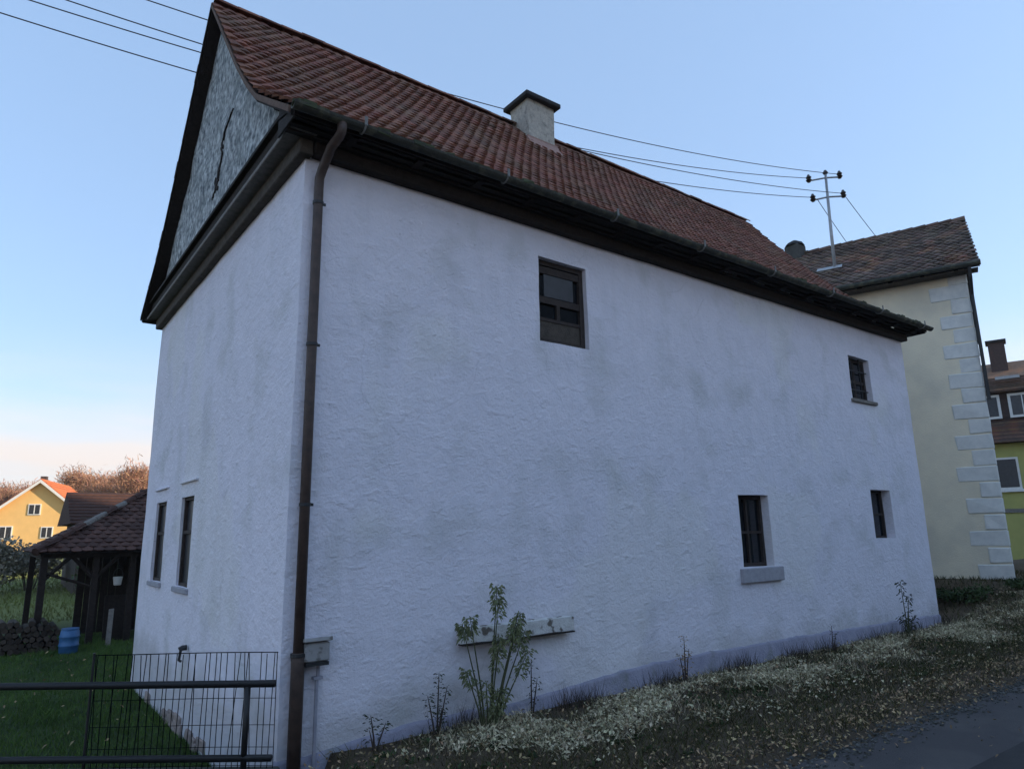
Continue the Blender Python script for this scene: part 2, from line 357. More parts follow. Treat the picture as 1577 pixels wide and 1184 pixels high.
# ------------------------------------------------------------------ wall builder with openings
def grid_lines(lo, hi, cuts, step):
    c = sorted(set([round(lo, 4), round(hi, 4)]+[round(q, 4) for q in cuts if lo < q < hi])); out = []
    for a, b2 in zip(c, c[1:]):
        n = max(1, round((b2-a)/step)); out += [a+(b2-a)*k/n for k in range(n)]
    return out+[c[-1]]
def panel(m_, O, u, n_in, U0, U1, Z0, Z1, ops, step=.16, amp=.012):
    """wall sheet at O + u*s, height z; ops = (s0, s1, z0, z1, depth); reveals run inward along n_in"""
    O, u, n_in = V(O), V(u), V(n_in)
    us = grid_lines(U0, U1, [q for o in ops for q in o[:2]], step); zs = grid_lines(Z0, Z1, [q for o in ops for q in o[2:4]], step)
    idx = {}; base = len(m_.v)
    def vert(i, j, dep=0.0):
        k = (i, j, dep)
        if k not in idx:
            p = O+u*us[i]+V((0, 0, zs[j])); p = p+wob(p, amp)+n_in*dep
            idx[k] = len(m_.v); m_.v.append(tuple(p))
        return idx[k]
    def inside(i, j):
        uc, zc = (us[i]+us[i+1])/2, (zs[j]+zs[j+1])/2
        for o in ops:
            if o[0] < uc < o[1] and o[2] < zc < o[3]: return o
    for i in range(len(us)-1):
        for j in range(len(zs)-1):
            o = inside(i, j)
            if not o: m_.f.append((vert(i, j), vert(i+1, j), vert(i+1, j+1), vert(i, j+1))); continue
            d = o[4]
            for (di, dj), (p, q) in {(-1, 0): ((i, j), (i, j+1)), (1, 0): ((i+1, j), (i+1, j+1)), (0, -1): ((i, j), (i+1, j)), (0, 1): ((i, j+1), (i+1, j+1))}.items():
                if inside(i+di, j+dj) is not o if (0 <= i+di < len(us)-1 and 0 <= j+dj < len(zs)-1) else True:
                    m_.f.append((vert(*p), vert(*q), vert(*q, d), vert(*p, d)))

# ------------------------------------------------------------------ tiles
def tile_mesh(name, wd, ln, th, material, bulge=.022):
    """rounded-end tile with an arched cross-section: x across, y up the slope, z outwards"""
    m_ = MB(); K = 5; xs_ = [-wd/2+wd*k/(K-1) for k in range(K)]
    for x in xs_:
        q = 2*x/wd; b_ = bulge*(1-q*q); y0 = wd*.34*(1-sqrt(max(0, 1-q*q)))
        m_.v += [(x, y0, th+b_), (x, ln, th+b_*.6), (x, y0+.004, b_-.004)]
    for k in range(K-1):
        m_.f += [(3*k, 3*k+3, 3*k+4, 3*k+1), (3*k+2, 3*k+5, 3*k+3, 3*k)]
    me = bpy.data.meshes.new(name); me.from_pydata(m_.v, [], m_.f)
    me.materials.append(M[material]); return me
def prof_at(prof, s):
    for (h0, z0), (h1, z1) in zip(prof, prof[1:]):
        l = hypot(h1-h0, z1-z0)
        if s <= l or (h1, z1) == prof[-1]:
            k = s/l; return h0+(h1-h0)*k, z0+(z1-z0)*k, V((h1-h0, z1-z0))/l
        s -= l
def tile_slope(parent, O, a, b, U0, U1, prof, wd, ex, ln, th, material, nind, keep=None, jit=.006, waves=.0):
    O, a, b = V(O), V(a), V(b)
    me = tile_mesh('roof_tile', wd*.975, ln, th, material)
    tot = sum(hypot(q[0]-p[0], q[1]-p[1]) for p, q in zip(prof, prof[1:])); T = []
    for i in range(int((tot-.06)/ex)):
        s = i*ex; h, z, tg = prof_at(prof, s)
        h2, z2, _ = prof_at(prof, min(s+ln*.8, tot)); tg = V((h2-h, z2-z)).normalized()
        off = (i % 2)*.5; n = int((U1-U0)/wd)
        for k in range(n+1):
            u = U0+(k+off+.0)*wd+wd/2*(1-2*0)
            if u > U1-wd*.3: continue
            if keep and not keep(u, s): continue
            Tv = b*tg.x+V((0, 0, tg.y)); Nv = a.cross(Tv).normalized()
            tilt = .085+random.uniform(-.012, .018); yaw = random.gauss(0, .012)
            T2 = (Tv-Nv*tilt).normalized(); N2 = a.cross(T2).normalized()
            X = (a*cos(yaw)+T2*sin(yaw)).normalized(); Y = N2.cross(X)
            p = O+a*(u+random.uniform(-jit, jit))+b*h+V((0, 0, z))+Nv*(.022+random.uniform(-.003, .006)+waves*noise.noise(V((u*.5, s*.6, 1))))+Tv*random.uniform(-jit*2, jit)
            mm = Matrix((X, Y, N2)).transposed().to_4x4(); mm.translation = p; T.append(mm)
    T.sort(key=lambda q: (q.translation-CAM).length)
    inv = parent.matrix_basis.inverted() if parent else Matrix()
    base = parent
    offm = Matrix.Translation(-V(WORLD[parent.name])) if parent.name in WORLD else Matrix()
    for q in T[:nind]:
        o = bpy.data.objects.new('roof_tile', me); link(o, parent); o.matrix_basis = offm @ q
    if T[nind:]:
        m_ = MB(); vv = [v.co.copy() for v in me.vertices]; ff = [tuple(p.vertices) for p in me.polygons]
        for q in T[nind:]: m_.add([offm @ (q @ v) for v in vv], ff)
        tag(m_.build('roof_tiling', material, parent, fix=False), kind='stuff')
WORLD = {}

# ================================================================== THE WHITE HOUSE
L_, W_, HE = 13.57, 7.62, 6.02
house = empty('white_house', (0, 0, 0), 'white plastered old house with red tiled roof and small dark windows', 'house')
RIDGE_Y, RIDGE_Z = 3.81, 10.42
PROF = [(-.40, 6.26), (.20, 6.66), (.85, 7.10), (1.30, 7.52), (1.9, 8.16), (RIDGE_Y, RIDGE_Z)]
opsA = [(3.19, 4.06, 4.43, 5.61, .16), (11.12, 11.97, 4.47, 5.35, .20), (7.13, 7.94, 1.40, 2.52, .22), (11.37, 12.16, 1.76, 2.69, .25)]
opsB = [(3.92, 4.66, 1.33, 2.60, .12), (5.76, 6.60, 1.33, 2.60, .12)]
wm = MB()
panel(wm, (0, 0, 0), (1, 0, 0), (0, 1, 0), 0, L_, -.6, HE+.1, opsA)
panel(wm, (0, 0, 0), (0, 1, 0), (1, 0, 0), 0, W_, -.6, HE+.1, opsB)
panel(wm, (L_, 0, 0), (0, 1, 0), (-1, 0, 0), 0, W_, -.6, HE+.1, [], .5)
panel(wm, (0, W_, 0), (1, 0, 0), (0, -1, 0), 0, L_, -.6, HE+.1, [], .5)
wo_ = wm.build('wall', 'plaster', house, fix=False, smooth=False)
bm = bmesh.new(); bm.from_mesh(wo_.data); bmesh.ops.remove_doubles(bm, verts=bm.verts[:], dist=.002); bmesh.ops.recalc_face_normals(bm, faces=bm.faces[:]); bm.to_mesh(wo_.data); bm.free()
for p in wo_.data.polygons: p.use_smooth = True
md = wo_.modifiers.new('edges', 'EDGE_SPLIT'); md.split_angle = radians(40)

# plinth along the street side, uneven top line
pm = MB(); X = [i*.1-.03 for i in range(int((L_+.06)/.1)+1)]
def ptop(x):
    pts = [(-1, .02), (.3, .02), (1.27, .13), (2.75, .13), (4.9, .28), (7.9, .28), (14, .2)]
    for (x0, z0), (x1, z1) in zip(pts, pts[1:]):
        if x <= x1: break
    k = (x-x0)/(x1-x0); return z0+(z1-z0)*k+.025*noise.noise(V((x*2.2, 0, 5)))+.015*noise.noise(V((x*9, 0, 5)))
for x in X:
    z = ptop(x); o = .035+.012*noise.noise(V((x*2, 1, 1)))
    pm.v += [(x, .02, z+.012), (x, -o*.5, z), (x, -o, z-.03), (x, -o-.006, -.3)]
pm.f = [(4*i+k, 4*(i+1)+k, 4*(i+1)+k+1, 4*i+k+1) for i in range(len(X)-1) for k in range(3)]
pm.build('plinth', 'plinth', house, smooth=True)

# exposed foundation stones at the foot of the gable wall
for k in range(16):
    yy = 4.0+random.uniform(-1.6, 2.6); zz = -.48+random.uniform(0, .16)
    mm = MB(); mm.obox((-.008, yy, zz), (.022, 0, 0), (0, random.uniform(.09, .2), 0), (0, 0, random.uniform(.04, .09)), .012)
    mm.build('foundation_stone', 'stone', house, bevel=.012)

# gable plaster triangle
def under(y, d=.1):
    yy = y if y <= RIDGE_Y else 2*RIDGE_Y-y
    for (h0, z0), (h1, z1) in zip(PROF, PROF[1:]):
        if yy <= h1: return z0+(z1-z0)*(yy-h0)/(h1-h0)-d*1.25
    return PROF[-1][1]-d*1.25
for x0, x1 in ((-.12, .12), (L_-.12, L_+.1)):
    gmb = MB(); n = 48; ysn = [.0+(W_)*k/n for k in range(n+1)]
    poly = [(x0, y, under(y)) for y in ysn]
    rows = 14
    for y in ysn:
        zt = max(under(y), 6.48)
        for r in range(rows+1):
            p = V((x0, y, 6.44+(zt-6.44)*r/rows)); q = p+V((wob(p, .03, 1.6).x, 0, 0)); gmb.v.append(tuple(q))
    gmb.f = [(i*(rows+1)+r, (i+1)*(rows+1)+r, (i+1)*(rows+1)+r+1, i*(rows+1)+r+1) for i in range(n) for r in range(rows)]
    gmb.build('gable_plaster', 'gable', house, smooth=True, fix=False)
# fissure where the gable plaster has broken away
fm = MB(); path = [(2.72, 7.99, .006), (2.84, 7.95, .02), (2.97, 7.88, .015), (3.10, 7.84, .03), (3.20, 7.79, .022), (3.29, 7.70, .04), (3.31, 7.62, .03), (3.27, 7.55, .05), (3.30, 7.47, .035), (3.38, 7.40, .06), (3.41, 7.30, .075), (3.50, 7.22, .06), (3.60, 7.12, .045), (3.66, 7.04, .02), (3.71, 6.98, .008)]
fine = []
for (y0, z0, w0), (y1, z1, w1) in zip(path, path[1:]):
    for k in range(4):
        q = k/4; fine.append((y0+(y1-y0)*q+random.uniform(-.02, .02), z0+(z1-z0)*q+random.uniform(-.012, .012), (w0+(w1-w0)*q)*random.uniform(.35, 1.7)))
path = fine
for (y, z, wdt) in path:
    for yy, zz in ((y-wdt*.6, z-wdt), (y+wdt*.6, z+wdt*.6)):
        fm.v.append((-.126+wob(V((-.12, yy, zz)), .03, 1.6).x, yy, zz))
fm.f = [(2*i, 2*i+1, 2*i+3, 2*i+2) for i in range(len(path)-1)]
for cy, cz, cr_ in ((3.42, 7.30, .10), (3.55, 7.14, .09), (3.25, 7.50, .075), (3.12, 7.78, .06), (3.62, 7.28, .05), (3.18, 7.62, .04), (3.38, 7.06, .05)):
    q0 = len(fm.v); nn_ = 9
    for k in range(nn_):
        a = 2*pi*k/nn_; rr = cr_*random.uniform(.45, 1.15); yy, zz = cy+cos(a)*rr*.8, cz+sin(a)*rr*1.25
        fm.v.append((-.130+wob(V((-.12, yy, zz)), .03, 1.6).x, yy, zz))
    fm.f.append(tuple(range(q0, q0+nn_)))
fo = fm.build('plaster_fissure', 'wood_dark', house)
so = fo.modifiers.new('thick', 'SOLIDIFY'); so.thickness = .02; so.offset = 0

XA0, XB0 = -.29, L_+.30
# cornice beams on the gable and along the eaves
def beam(name, a, b2, material, bevel=.012, n=1, parent=house):
    mm = MB(); mm.box(a, b2); return mm.build(name, material, parent, bevel=bevel)
beam('cornice_beam', (-.10, -.10, 5.97), (.05, W_+.10, 6.155), 'wood_mid')
beam('cornice_ledge', (-.25, -.20, 6.157), (.05, W_+.20, 6.215), 'wood_grey', .008)
beam('cornice_beam', (-.20, -.15, 6.217), (.05, W_+.15, 6.43), 'wood_dark')
beam('cornice_beam', (-.26, -.2, 6.432), (.05, W_+.2, 6.48), 'wood_dark', .006)
for y0 in (-.13, W_-.02):
    beam('eaves_beam', (.06, y0, 5.99), (L_+.05, y0+.15, 6.13), 'wood_dark')
for k in range(4):       # soffit boards, street side then back
    z0 = 6.132+.034*k; beam('soffit_board', (-.26, -.375+.0, 6.13) if False else (-.27, -.10-.085*(k+1), z0), (L_+.28, -.105-.085*k, z0+.022), 'wood_dark', .004)
    beam('soffit_board', (-.27, W_+.105+.085*k, z0), (L_+.28, W_+.10+.085*(k+1), z0+.022), 'wood_dark', .004)
beam('fascia_board', (-.29, -.445, 6.16), (L_+.30, -.42, 6.275), 'wood_dark', .005)
beam('fascia_board', (-.29, W_+.42, 6.16), (L_+.30, W_+.445, 6.275), 'wood_dark', .005)
for k in range(17):      # rafter feet under the eaves
    xx = .35+k*.82
    mm = MB(); mm.prism([(xx, -.38, 6.155), (xx, .06, 6.135), (xx, .06, 6.42), (xx, -.38, 6.2)], (.09, 0, 0)); mm.build('rafter_foot', 'wood_dark', house)

mm = MB(); mm.prism([(XA0, -.42, 6.225), (XA0, .06, 6.33), (XA0, .06, 6.36), (XA0, -.42, 6.25)], (XB0-XA0, 0, 0)); mm.build('soffit_backing', 'wood_dark', house)
for xx in (XA0-.0, XB0-.02):
    mm = MB(); mm.prism([(xx, -.42, 6.14), (xx, .06, 6.14), (xx, .06, 6.47), (xx, -.40, 6.19)], (.02, 0, 0)); mm.build('eaves_end_board', 'wood_dark', house)
# roof: boarded slab, tiles, ridge tiles, verge boards
XA, XB = -.31, L_+.31
sl = MB(); full = PROF+[(2*RIDGE_Y-h, z) for h, z in PROF[-2::-1]]
for h, z in full: sl.v += [(XA, h, z), (XB, h, z)]
n = len(full)
for h, z in full: sl.v += [(XA, h, z-.10), (XB, h, z-.10)]
sl.f = [(2*i, 2*i+1, 2*i+3, 2*i+2) for i in range(n-1)]+[(2*n+2*i, 2*n+2*i+2, 2*n+2*i+3, 2*n+2*i+1) for i in range(n-1)]
sl.f += [(2*i, 2*i+2, 2*n+2*i+2, 2*n+2*i) for i in range(n-1)]+[(2*i+1, 2*n+2*i+1, 2*n+2*i+3, 2*i+3) for i in range(n-1)]
sl.f += [(0, 2*n, 2*n+1, 1), (2*n-2, 2*n-1, 4*n-1, 4*n-2)]
roof = sl.build('roof', 'wood_dark', house)
tile_slope(roof, (0, 0, 0), (1, 0, 0), (0, 1, 0), XA-.03, XB+.03, PROF, .185, .165, .37, .030, 'tile', 300, waves=.035)
tile_slope(roof, (0, W_, 0), (-1, 0, 0), (0, -1, 0), -XB-.03, -XA+.03, PROF, .185, .165, .37, .030, 'tile', 0)
rt_me = MB(); nn = 7
for e, (xe, rr) in enumerate(((0, .115), (.40, .10))):
    for k in range(nn): a = pi*k/(nn-1); rt_me.v.append((xe, rr*cos(a), rr*sin(a)*.85))
for e, (xe, rr) in enumerate(((0, .098), (.40, .083))):
    for k in range(nn): a = pi*k/(nn-1); rt_me.v.append((xe, rr*cos(a), rr*sin(a)*.85))
rt_me.f = [(k, k+1, nn+k+1, nn+k) for k in range(nn-1)]+[(k, 2*nn+k, 2*nn+k+1, k+1) for k in range(nn-1)]
rto = rt_me.build('ridge_tile', 'tile', roof)
for k in range(40):
    o = rto if k == 0 else link(rto.copy(), roof)
    o.location = (XA+.02+k*.357, RIDGE_Y+random.uniform(-.008, .008), RIDGE_Z+.025+random.uniform(-.006, .006)); o.rotation_euler = (random.gauss(0, .02), -.03+random.gauss(0, .006), random.gauss(0, .012))
for xx, sgn in ((XA, -1), (XB, 1)):
    for side in (0, 1):
        vb = MB(); pts = PROF if side == 0 else [(2*RIDGE_Y-h, z) for h, z in PROF]
        for h, z in pts: vb.v += [(xx+sgn*.004, h, z+.004), (xx+sgn*.028, h, z+.004), (xx+sgn*.028, h, z-.075), (xx+sgn*.004, h, z-.075)]
        vb.f = [(4*i+k, 4*i+(k+1) % 4, 4*i+4+(k+1) % 4, 4*i+4+k) for i in range(len(pts)-1) for k in range(4)]+[(0, 1, 2, 3)]
        vb.build('verge_board', 'verge' if side == 0 else 'wood_dark', roof)

# chimney straddling the ridge
ch = MB(); cx0, cx1, cy0, cy1 = 5.76, 6.46, 3.32, 3.92
zs_ = [9.2, 9.6, 10.0, 10.3, 10.6, 10.86]
for z in zs_:
    for (x, y) in ((cx0, cy0), ((cx0+cx1)/2, cy0), (cx1, cy0), (cx1, cy1), (cx0, cy1), (cx0, (cy0+cy1)/2)):
        p = V((x, y, z)); ch.v.append(tuple(p+wob(p, .03, 2.1)))
for j in range(len(zs_)-1):
    for k in range(6): ch.f.append((j*6+k, j*6+(k+1) % 6, j*6+6+(k+1) % 6, j*6+6+k))
chimney = ch.build('chimney', 'chimney', house)
mm = MB(); mm.box((cx0-.12, cy0-.12, 10.85), (cx1+.12, cy1+.12, 10.96)); mm.build('chimney_cap', 'slab', chimney, bevel=.02)
mm = MB(); mm.prism([(cx0-.06, 3.12, 9.68), (cx0-.06, 3.31, 9.88), (cx0-.06, 3.31, 9.98)], (cx1-cx0+.12, 0, 0)); mm.build('mortar_flashing', 'mortar', chimney)
mm = MB(); mm.box((cx0-.05, cy0-.035, 9.7), (cx1+.05, cy0-.001, 9.98)); mm.build('mortar_flashing', 'mortar', chimney)

# gutter, brackets, downpipe
gt = MB(); gy, gz, gr_ = -.515, 6.235, .068; nn = 9
for x in (XA-.02, XB+.02):
    for rr in (gr_, gr_-.006):
        for k in range(nn): a = pi+pi*k/(nn-1); gt.v.append((x, gy+rr*cos(a), gz+rr*sin(a)))
gt.f = [(k, k+1, 2*nn+k+1, 2*nn+k) for k in range(nn-1)]+[(nn+k, 3*nn+k, 3*nn+k+1, nn+k+1) for k in range(nn-1)]
gt.f += [tuple(range(nn)), tuple(range(2*nn, 3*nn)), (0, 2*nn, 3*nn, nn), (nn-1, 2*nn-1, 4*nn-1, 3*nn-1)]
gutter = gt.build('gutter', 'gutter', house)
for k in range(8):
    xx = .42+k*1.86; mm = MB()
    mm.tube([(xx, gy+.08*cos(a), gz+.078*sin(a)) for a in [pi+pi*i/8 for i in range(9)]]+[(xx, -.40, 6.34)], .011, 6)
    mm.obox((xx, gy-.085, gz+.02), (.016, 0, 0), (0, .006, 0), (0, 0, .05)); mm.build('gutter_bracket', 'metal_mid', gutter)
mm = MB()
for k in range(150):       # moss and rotted leaves lying in the gutter
    xx = random.uniform(XA, XB); rr = random.uniform(.02, .05)
    mm.obox((xx, gy+random.uniform(-.03, .03), gz-.01+random.uniform(0, .02)), (rr*1.6, 0, 0), (0, rr*.8, 0), (0, 0, rr*.7), .012)
tag(mm.build('gutter_moss', 'leaf_dark', gutter, bevel=0), kind='stuff')
DX, DY = .13, -.085
mm = MB(); mm.tube([(.19, gy, gz-.05), (.19, gy, gz-.12), (.185, gy+.03, gz-.17), (.16, gy+.20, 6.0), (.14, DY-.06, 5.82), (DX+.003, DY, 5.74), (DX, DY, 5.62), (DX, DY, 3.5), (DX, DY, .85)], .05, 12)
dp = mm.build('downpipe', 'metal_brown', house, smooth=True)
mm = MB(); mm.tube([(DX, DY, .95), (DX, DY, .92), (DX, DY, .80), (DX, DY, -.15)], [.056, .068, .062, .062], 12); mm.build('standpipe', 'metal_brown', dp, smooth=True)
for z in (5.45, 3.9, 2.3, .93):
    mm = MB(); mm.tube([(DX, DY, z-.016), (DX, DY, z+.016)], .058 if z > 1 else .073, 12); mm.box((DX-.008, DY+.05, z-.01), (DX+.008, .02, z+.01)); mm.obox((DX+.065, DY, z), (.018, 0, 0), (0, .006, 0), (0, 0, .014))
    mm.build('pipe_clip', 'metal_dark', dp)

# windows
def win_frame(O, u, n_in, rect, depth, fw_, parts, parent=house, fm='frame', gl='glass', sill=None, th=.05):
    """rect = s0,s1,z0,z1 in the wall plane; parts = list of ('h', z frac) / ('v', s frac, za, zb) bars"""
    O, u, n_in = V(O), V(u), V(n_in); s0, s1, z0, z1 = rect
    def bx(mm, a0, a1, c0, c1, d0, d1):
        P = [O+u*s+n_in*d+V((0, 0, z)) for z in (c0, c1) for s, d in ((a0, d0), (a1, d0), (a1, d1), (a0, d1))]
        mm.add(P, [(3,2,1,0),(4,5,6,7),(0,1,5,4),(1,2,6,5),(2,3,7,6),(3,0,4,7)])
    d0, d1 = depth-th-.03, depth+.02
    mm = MB()
    bx(mm, s0-.01, s0+fw_, z0-.01, z1+.01, d0, d1); bx(mm, s1-fw_, s1+.01, z0-.01, z1+.01, d0, d1)
    bx(mm, s0+fw_, s1-fw_, z0-.01, z0+fw_, d0+.002, d1); bx(mm, s0+fw_, s1-fw_, z1-fw_, z1+.01, d0+.002, d1)
    w_ = mm.build('window', fm, parent)
    mm = MB(); bx(mm, s0+fw_*.8, s1-fw_*.8, z0+fw_*.8, z1-fw_*.8, depth-.035, depth+.03); mm.build('pane', gl, w_)
    for p in parts:
        mm = MB()
        if p[0] == 'h':
            zc = z0+(z1-z0)*p[1]; bx(mm, s0+fw_, s1-fw_, zc-p[2], zc+p[2], d0+.008, depth-.01); mm.build('transom', fm, w_)
        elif p[0] == 'v':
            sc = s0+(s1-s0)*p[1]; bx(mm, sc-p[4], sc+p[4], z0+(z1-z0)*p[2], z0+(z1-z0)*p[3], d0+.010, depth-.01); mm.build('mullion', fm, w_)
        elif p[0] == 'p':
            bx(mm, s0+(s1-s0)*p[1], s0+(s1-s0)*p[2], z0+(z1-z0)*p[3], z0+(z1-z0)*p[4], d0+.02, depth-.008); mm.build('panel', p[5], w_)
        elif p[0] == 'b':      # iron bar
            sc = s0+(s1-s0)*p[1]; a0 = O+u*sc+n_in*(d0-.03); mm.tube([a0+V((0, 0, z0)), a0+V((0, 0, z1))], .011, 6); mm.build('iron_bar', 'metal_dark', w_)
        elif p[0] == 'c':
            zc = z0+(z1-z0)*p[1]; a0 = O+n_in*(d0-.03); mm.tube([a0+u*s0+V((0, 0, zc)), a0+u*s1+V((0, 0, zc))], .011, 6); mm.build('iron_bar', 'metal_dark', w_)
    if sill:
        o0, o1, zz0, zz1, out, mt = sill; mm = MB(); bx(mm, o0, o1, zz0, zz1, -out, depth-.06)
        mm.build('sill', mt, w_, bevel=.01)
    return w_
A = ((0, 0, 0), (1, 0, 0), (0, 1, 0)); B = ((0, 0, 0), (0, 1, 0), (1, 0, 0))
win_frame(*A, (3.19, 4.06, 4.43, 5.61), .16, .075, [('h', .88, .05), ('p', .2, .8, .57, .84, 'glass_dim'), ('h', .52, .045), ('v', .47, .30, .5, .03), ('p', .09, .91, .06, .29, 'wood_mid'), ('h', .29, .022)])
win_frame(*A, (11.12, 11.97, 4.47, 5.35), .20, .07, [('h', .45, .03), ('v', .5, .08, .92, .03), ('b', .3), ('b', .7), ('c', .7), ('c', .25)], sill=(11.06, 12.04, 4.40, 4.468, .05, 'wood_grey'))
win_frame(*A, (7.13, 7.94, 1.40, 2.52), .22, .06, [('v', .5, .05, .95, .025), ('h', .48, .022)], sill=(7.03, 8.10, 1.18, 1.395, .07, 'sill'))
win_frame(*A, (11.37, 12.16, 1.76, 2.69), .25, .05, [('h', .5, .02)])
win_frame(*B, (3.92, 4.66, 1.33, 2.60), .12, .05, [('h', .6, .025)], gl='glass_dim', sill=(3.84, 4.74, 1.25, 1.325, .04, 'sill'))
win_frame(*B, (5.76, 6.60, 1.33, 2.60), .12, .05, [('h', .6, .025)], gl='glass_dim', sill=(5.70, 6.68, 1.25, 1.325, .04, 'sill'))
# thin hood moulds above the gable slits
for y0, y1 in ((3.75, 4.75), (5.65, 6.7)):
    mm = MB(); mm.box((-.035, y0, 2.80), (.02, y1, 2.835)); mm.build('hood_mould', 'plaster', house, bevel=.008)

# ------------------------------------------------------------------ things on the walls
mbx = empty('meter_box', (.29, -.02, .86), 'small grey meter box on the street wall beside the downpipe', 'meter box')
mm = MB(); mm.box((-.12, -.13, 0), (.12, .0, .17)); mm.build('housing', 'box', mbx, bevel=.012)
mm = MB(); mm.obox((0, -.075, .19), (.135, 0, 0), (0, .085, -.012), (0, .004, .018)); mm.build('lid', 'box', mbx, bevel=.006)
mm = MB(); mm.box((-.11, -.14, -.035), (.11, -.01, -.004)); mm.build('cable_tray', 'metal_dark', mbx)
mm = MB(); mm.tube([(.05, -.03, -.03), (.05, -.03, -.14), (.04, -.03, -.16), (.04, -.03, -.95)], .018, 8); mm.build('conduit', 'conduit', mbx)
mm = MB(); mm.box((.0, -.06, -.17), (.09, .0, -.145)); mm.build('conduit_clip', 'conduit', mbx)

pk = empty('wall_plank', (2.7, -.03, .92), 'flaking pale plank fixed level on the white wall behind the shrub', 'plank')
mm = MB(); nseg = 12
for k in range(nseg+1):
    x = -.80+1.62*k/nseg; j = [random.uniform(-.006, .006) for _ in range(4)]
    mm.v += [(x, .0, -.075+j[0]), (x, -.07, -.08+j[1]), (x, -.065, .075+j[2]), (x, .0, .085+j[3])]
mm.f = [(4*i+k, 4*i+(k+1) % 4, 4*i+4+(k+1) % 4, 4*i+4+k) for i in range(nseg) for k in range(4)]+[(0, 1, 2, 3), (4*nseg+3, 4*nseg+2, 4*nseg+1, 4*nseg)]
mm.build('board', 'plank', pk)
mm = MB(); mm.box((-.79, -.105, -.098), (.80, .0, -.082)); mm.build('ledge', 'wood_dark', pk)
wf = empty('wall_fitting', (-.02, 3.58, .60), 'small dark fitting on the gable wall above the wire mesh', 'fitting')
mm = MB(); mm.tube([(0, 0, 0), (-.05, 0, 0), (-.09, 0, -.02)], .035, 8); mm.build('body', 'metal_dark', wf)
mm = MB(); mm.tube([(-.07, .0, -.02), (-.08, .02, -.15), (-.05, .06, -.17)], .018, 8); mm.build('spout', 'metal_dark', wf)

# ------------------------------------------------------------------ railing and wire mesh at the corner
def rp(s, off=0.0, z=0.0): q = R0+RD*s+RN*off; return V((q.x, q.y, z))
rw = MB(); 
P = [rp(-.05, .02), rp(9, .02), rp(9, .27), rp(-.05, .27)]
rw.add([(p.x, p.y, z) for z in (-.7, .03) for p in P], [(3,2,1,0),(4,5,6,7),(0,1,5,4),(1,2,6,5),(2,3,7,6),(3,0,4,7)])
tag(rw.build('retaining_wall', 'stone_dark', bevel=.02), 'low stone retaining wall below the black railing', 'wall')
rl = empty('iron_railing', rp(0), 'black iron pipe railing running left from the house corner', 'railing')
o0 = rp(0)
mm = MB(); mm.tube([rp(-.02, .1, .74)-o0, rp(9, .1, .76)-o0], .031, 10); mm.build('top_rail', 'black_paint', rl, smooth=True)
mm = MB(); mm.tube([rp(-.02, .1, .14)-o0, rp(9, .1, .16)-o0], .029, 10); mm.build('bottom_rail', 'black_paint', rl, smooth=True)
for s in (.22, 2.95, 5.7, 8.4):
    mm = MB(); mm.tube([rp(s, .1, .03)-o0, rp(s, .1, .74)-o0], .026, 10); mm.build('post', 'black_paint', rl, smooth=True)
fn = empty('wire_mesh_fence', rp(0, .2), 'short dark wire mesh panel behind the railing against the gable wall', 'fence')
o1 = rp(0, .2)
mm = MB(); mm.tube([rp(1.68, .2, -.1)-o1, rp(1.68, .2, 1.0)-o1], .012, 6); mm.build('stake', 'black_paint', fn)
for z in (.985, .60, .38, .2, .05):
    mm = MB(); mm.tube([rp(s, .2, z+.004*sin(s*3))-o1 for s in [i*.15 for i in range(12)]], .0045 if z > .9 else .003, 5); mm.build('horizontal_wire', 'wire_black', fn)
mm = MB(); mm.tube([(0, 0, 0), (0, 0, .955)], .0038, 4)
vw = mm.build('upright_wire', 'wire_black', fn)
for k in range(33):
    o = vw if k == 0 else link(vw.copy(), fn)
    q = rp(k*.052, .2, .03)-o1; o.location = q; o.rotation_euler = (random.gauss(0, .03), random.gauss(0, .03), 0)

# ================================================================== CREAM NEIGHBOUR HOUSE
NU = V((-.340, .9404, 0)); NB = V((.9404, .340, 0))       # along the facade (away from street), into the house
NC = V((18.56, .20, 0))
nb = empty('cream_house', (NC.x, NC.y, 0), 'cream rendered house with pale corner quoins behind the white house', 'house'); WORLD['x'] = (0, 0, 0)
def np_(s, d, z): return NU*s+NB*d+V((0, 0, z))
NL, NW, NE, NRZ = 13.0, 9.0, 8.95, 12.0
mm = MB(); panel(mm, (0, 0, 0), NU, NB, 0, NL, .55, NE+.1, [], .5, .01); panel(mm, (0, 0, 0), NB, NU, 0, NW, .0, NE+.1, [], .5, .01)
panel(mm, NB*NW, NU, -NB, 0, NL, .0, NE+.1, [], .8, 0); panel(mm, NU*NL, NB, -NU, 0, NW, 0, NE+.1, [], .8, 0)
for s in (.02, NL-.02): mm.add([np_(s, 0, NE), np_(s, NW, NE), np_(s, NW/2, NRZ-.15)], [(0, 1, 2)])
mm.build('wall', 'yellow', nb, fix=False)
mm = MB(); mm.obox(NU*(NL/2)+V((0, 0, .25))+NB*.2, NU*(NL/2+.05), NB*.24, V((0, 0, .33))); mm.build('plinth', 'quoin', nb, bevel=.02)
for k in range(20):
    z0 = .60+k*.415; ln = .85 if k % 2 == 0 else .48; ln *= 1+random.uniform(-.12, .1)
    mm = MB(); mm.obox(np_(ln/2-.02, .05-.02, z0+.2), NU*(ln/2), NB*.05, V((0, 0, .20)), .018); mm.build('quoin', 'quoin', nb, bevel=.02)
    ln2 = .6
    mm = MB(); mm.obox(np_(.05-.024, .09+ln2/2, z0+.2), NU*.05, NB*(ln2/2), V((0, 0, .20))); mm.build('quoin', 'quoin', nb, bevel=.008)
nprof = [(-.42, 8.88), (.2, 9.24), (NW/2, NRZ)]
sl = MB(); fullp = nprof+[(NW-h, z) for h, z in nprof[-2::-1]]
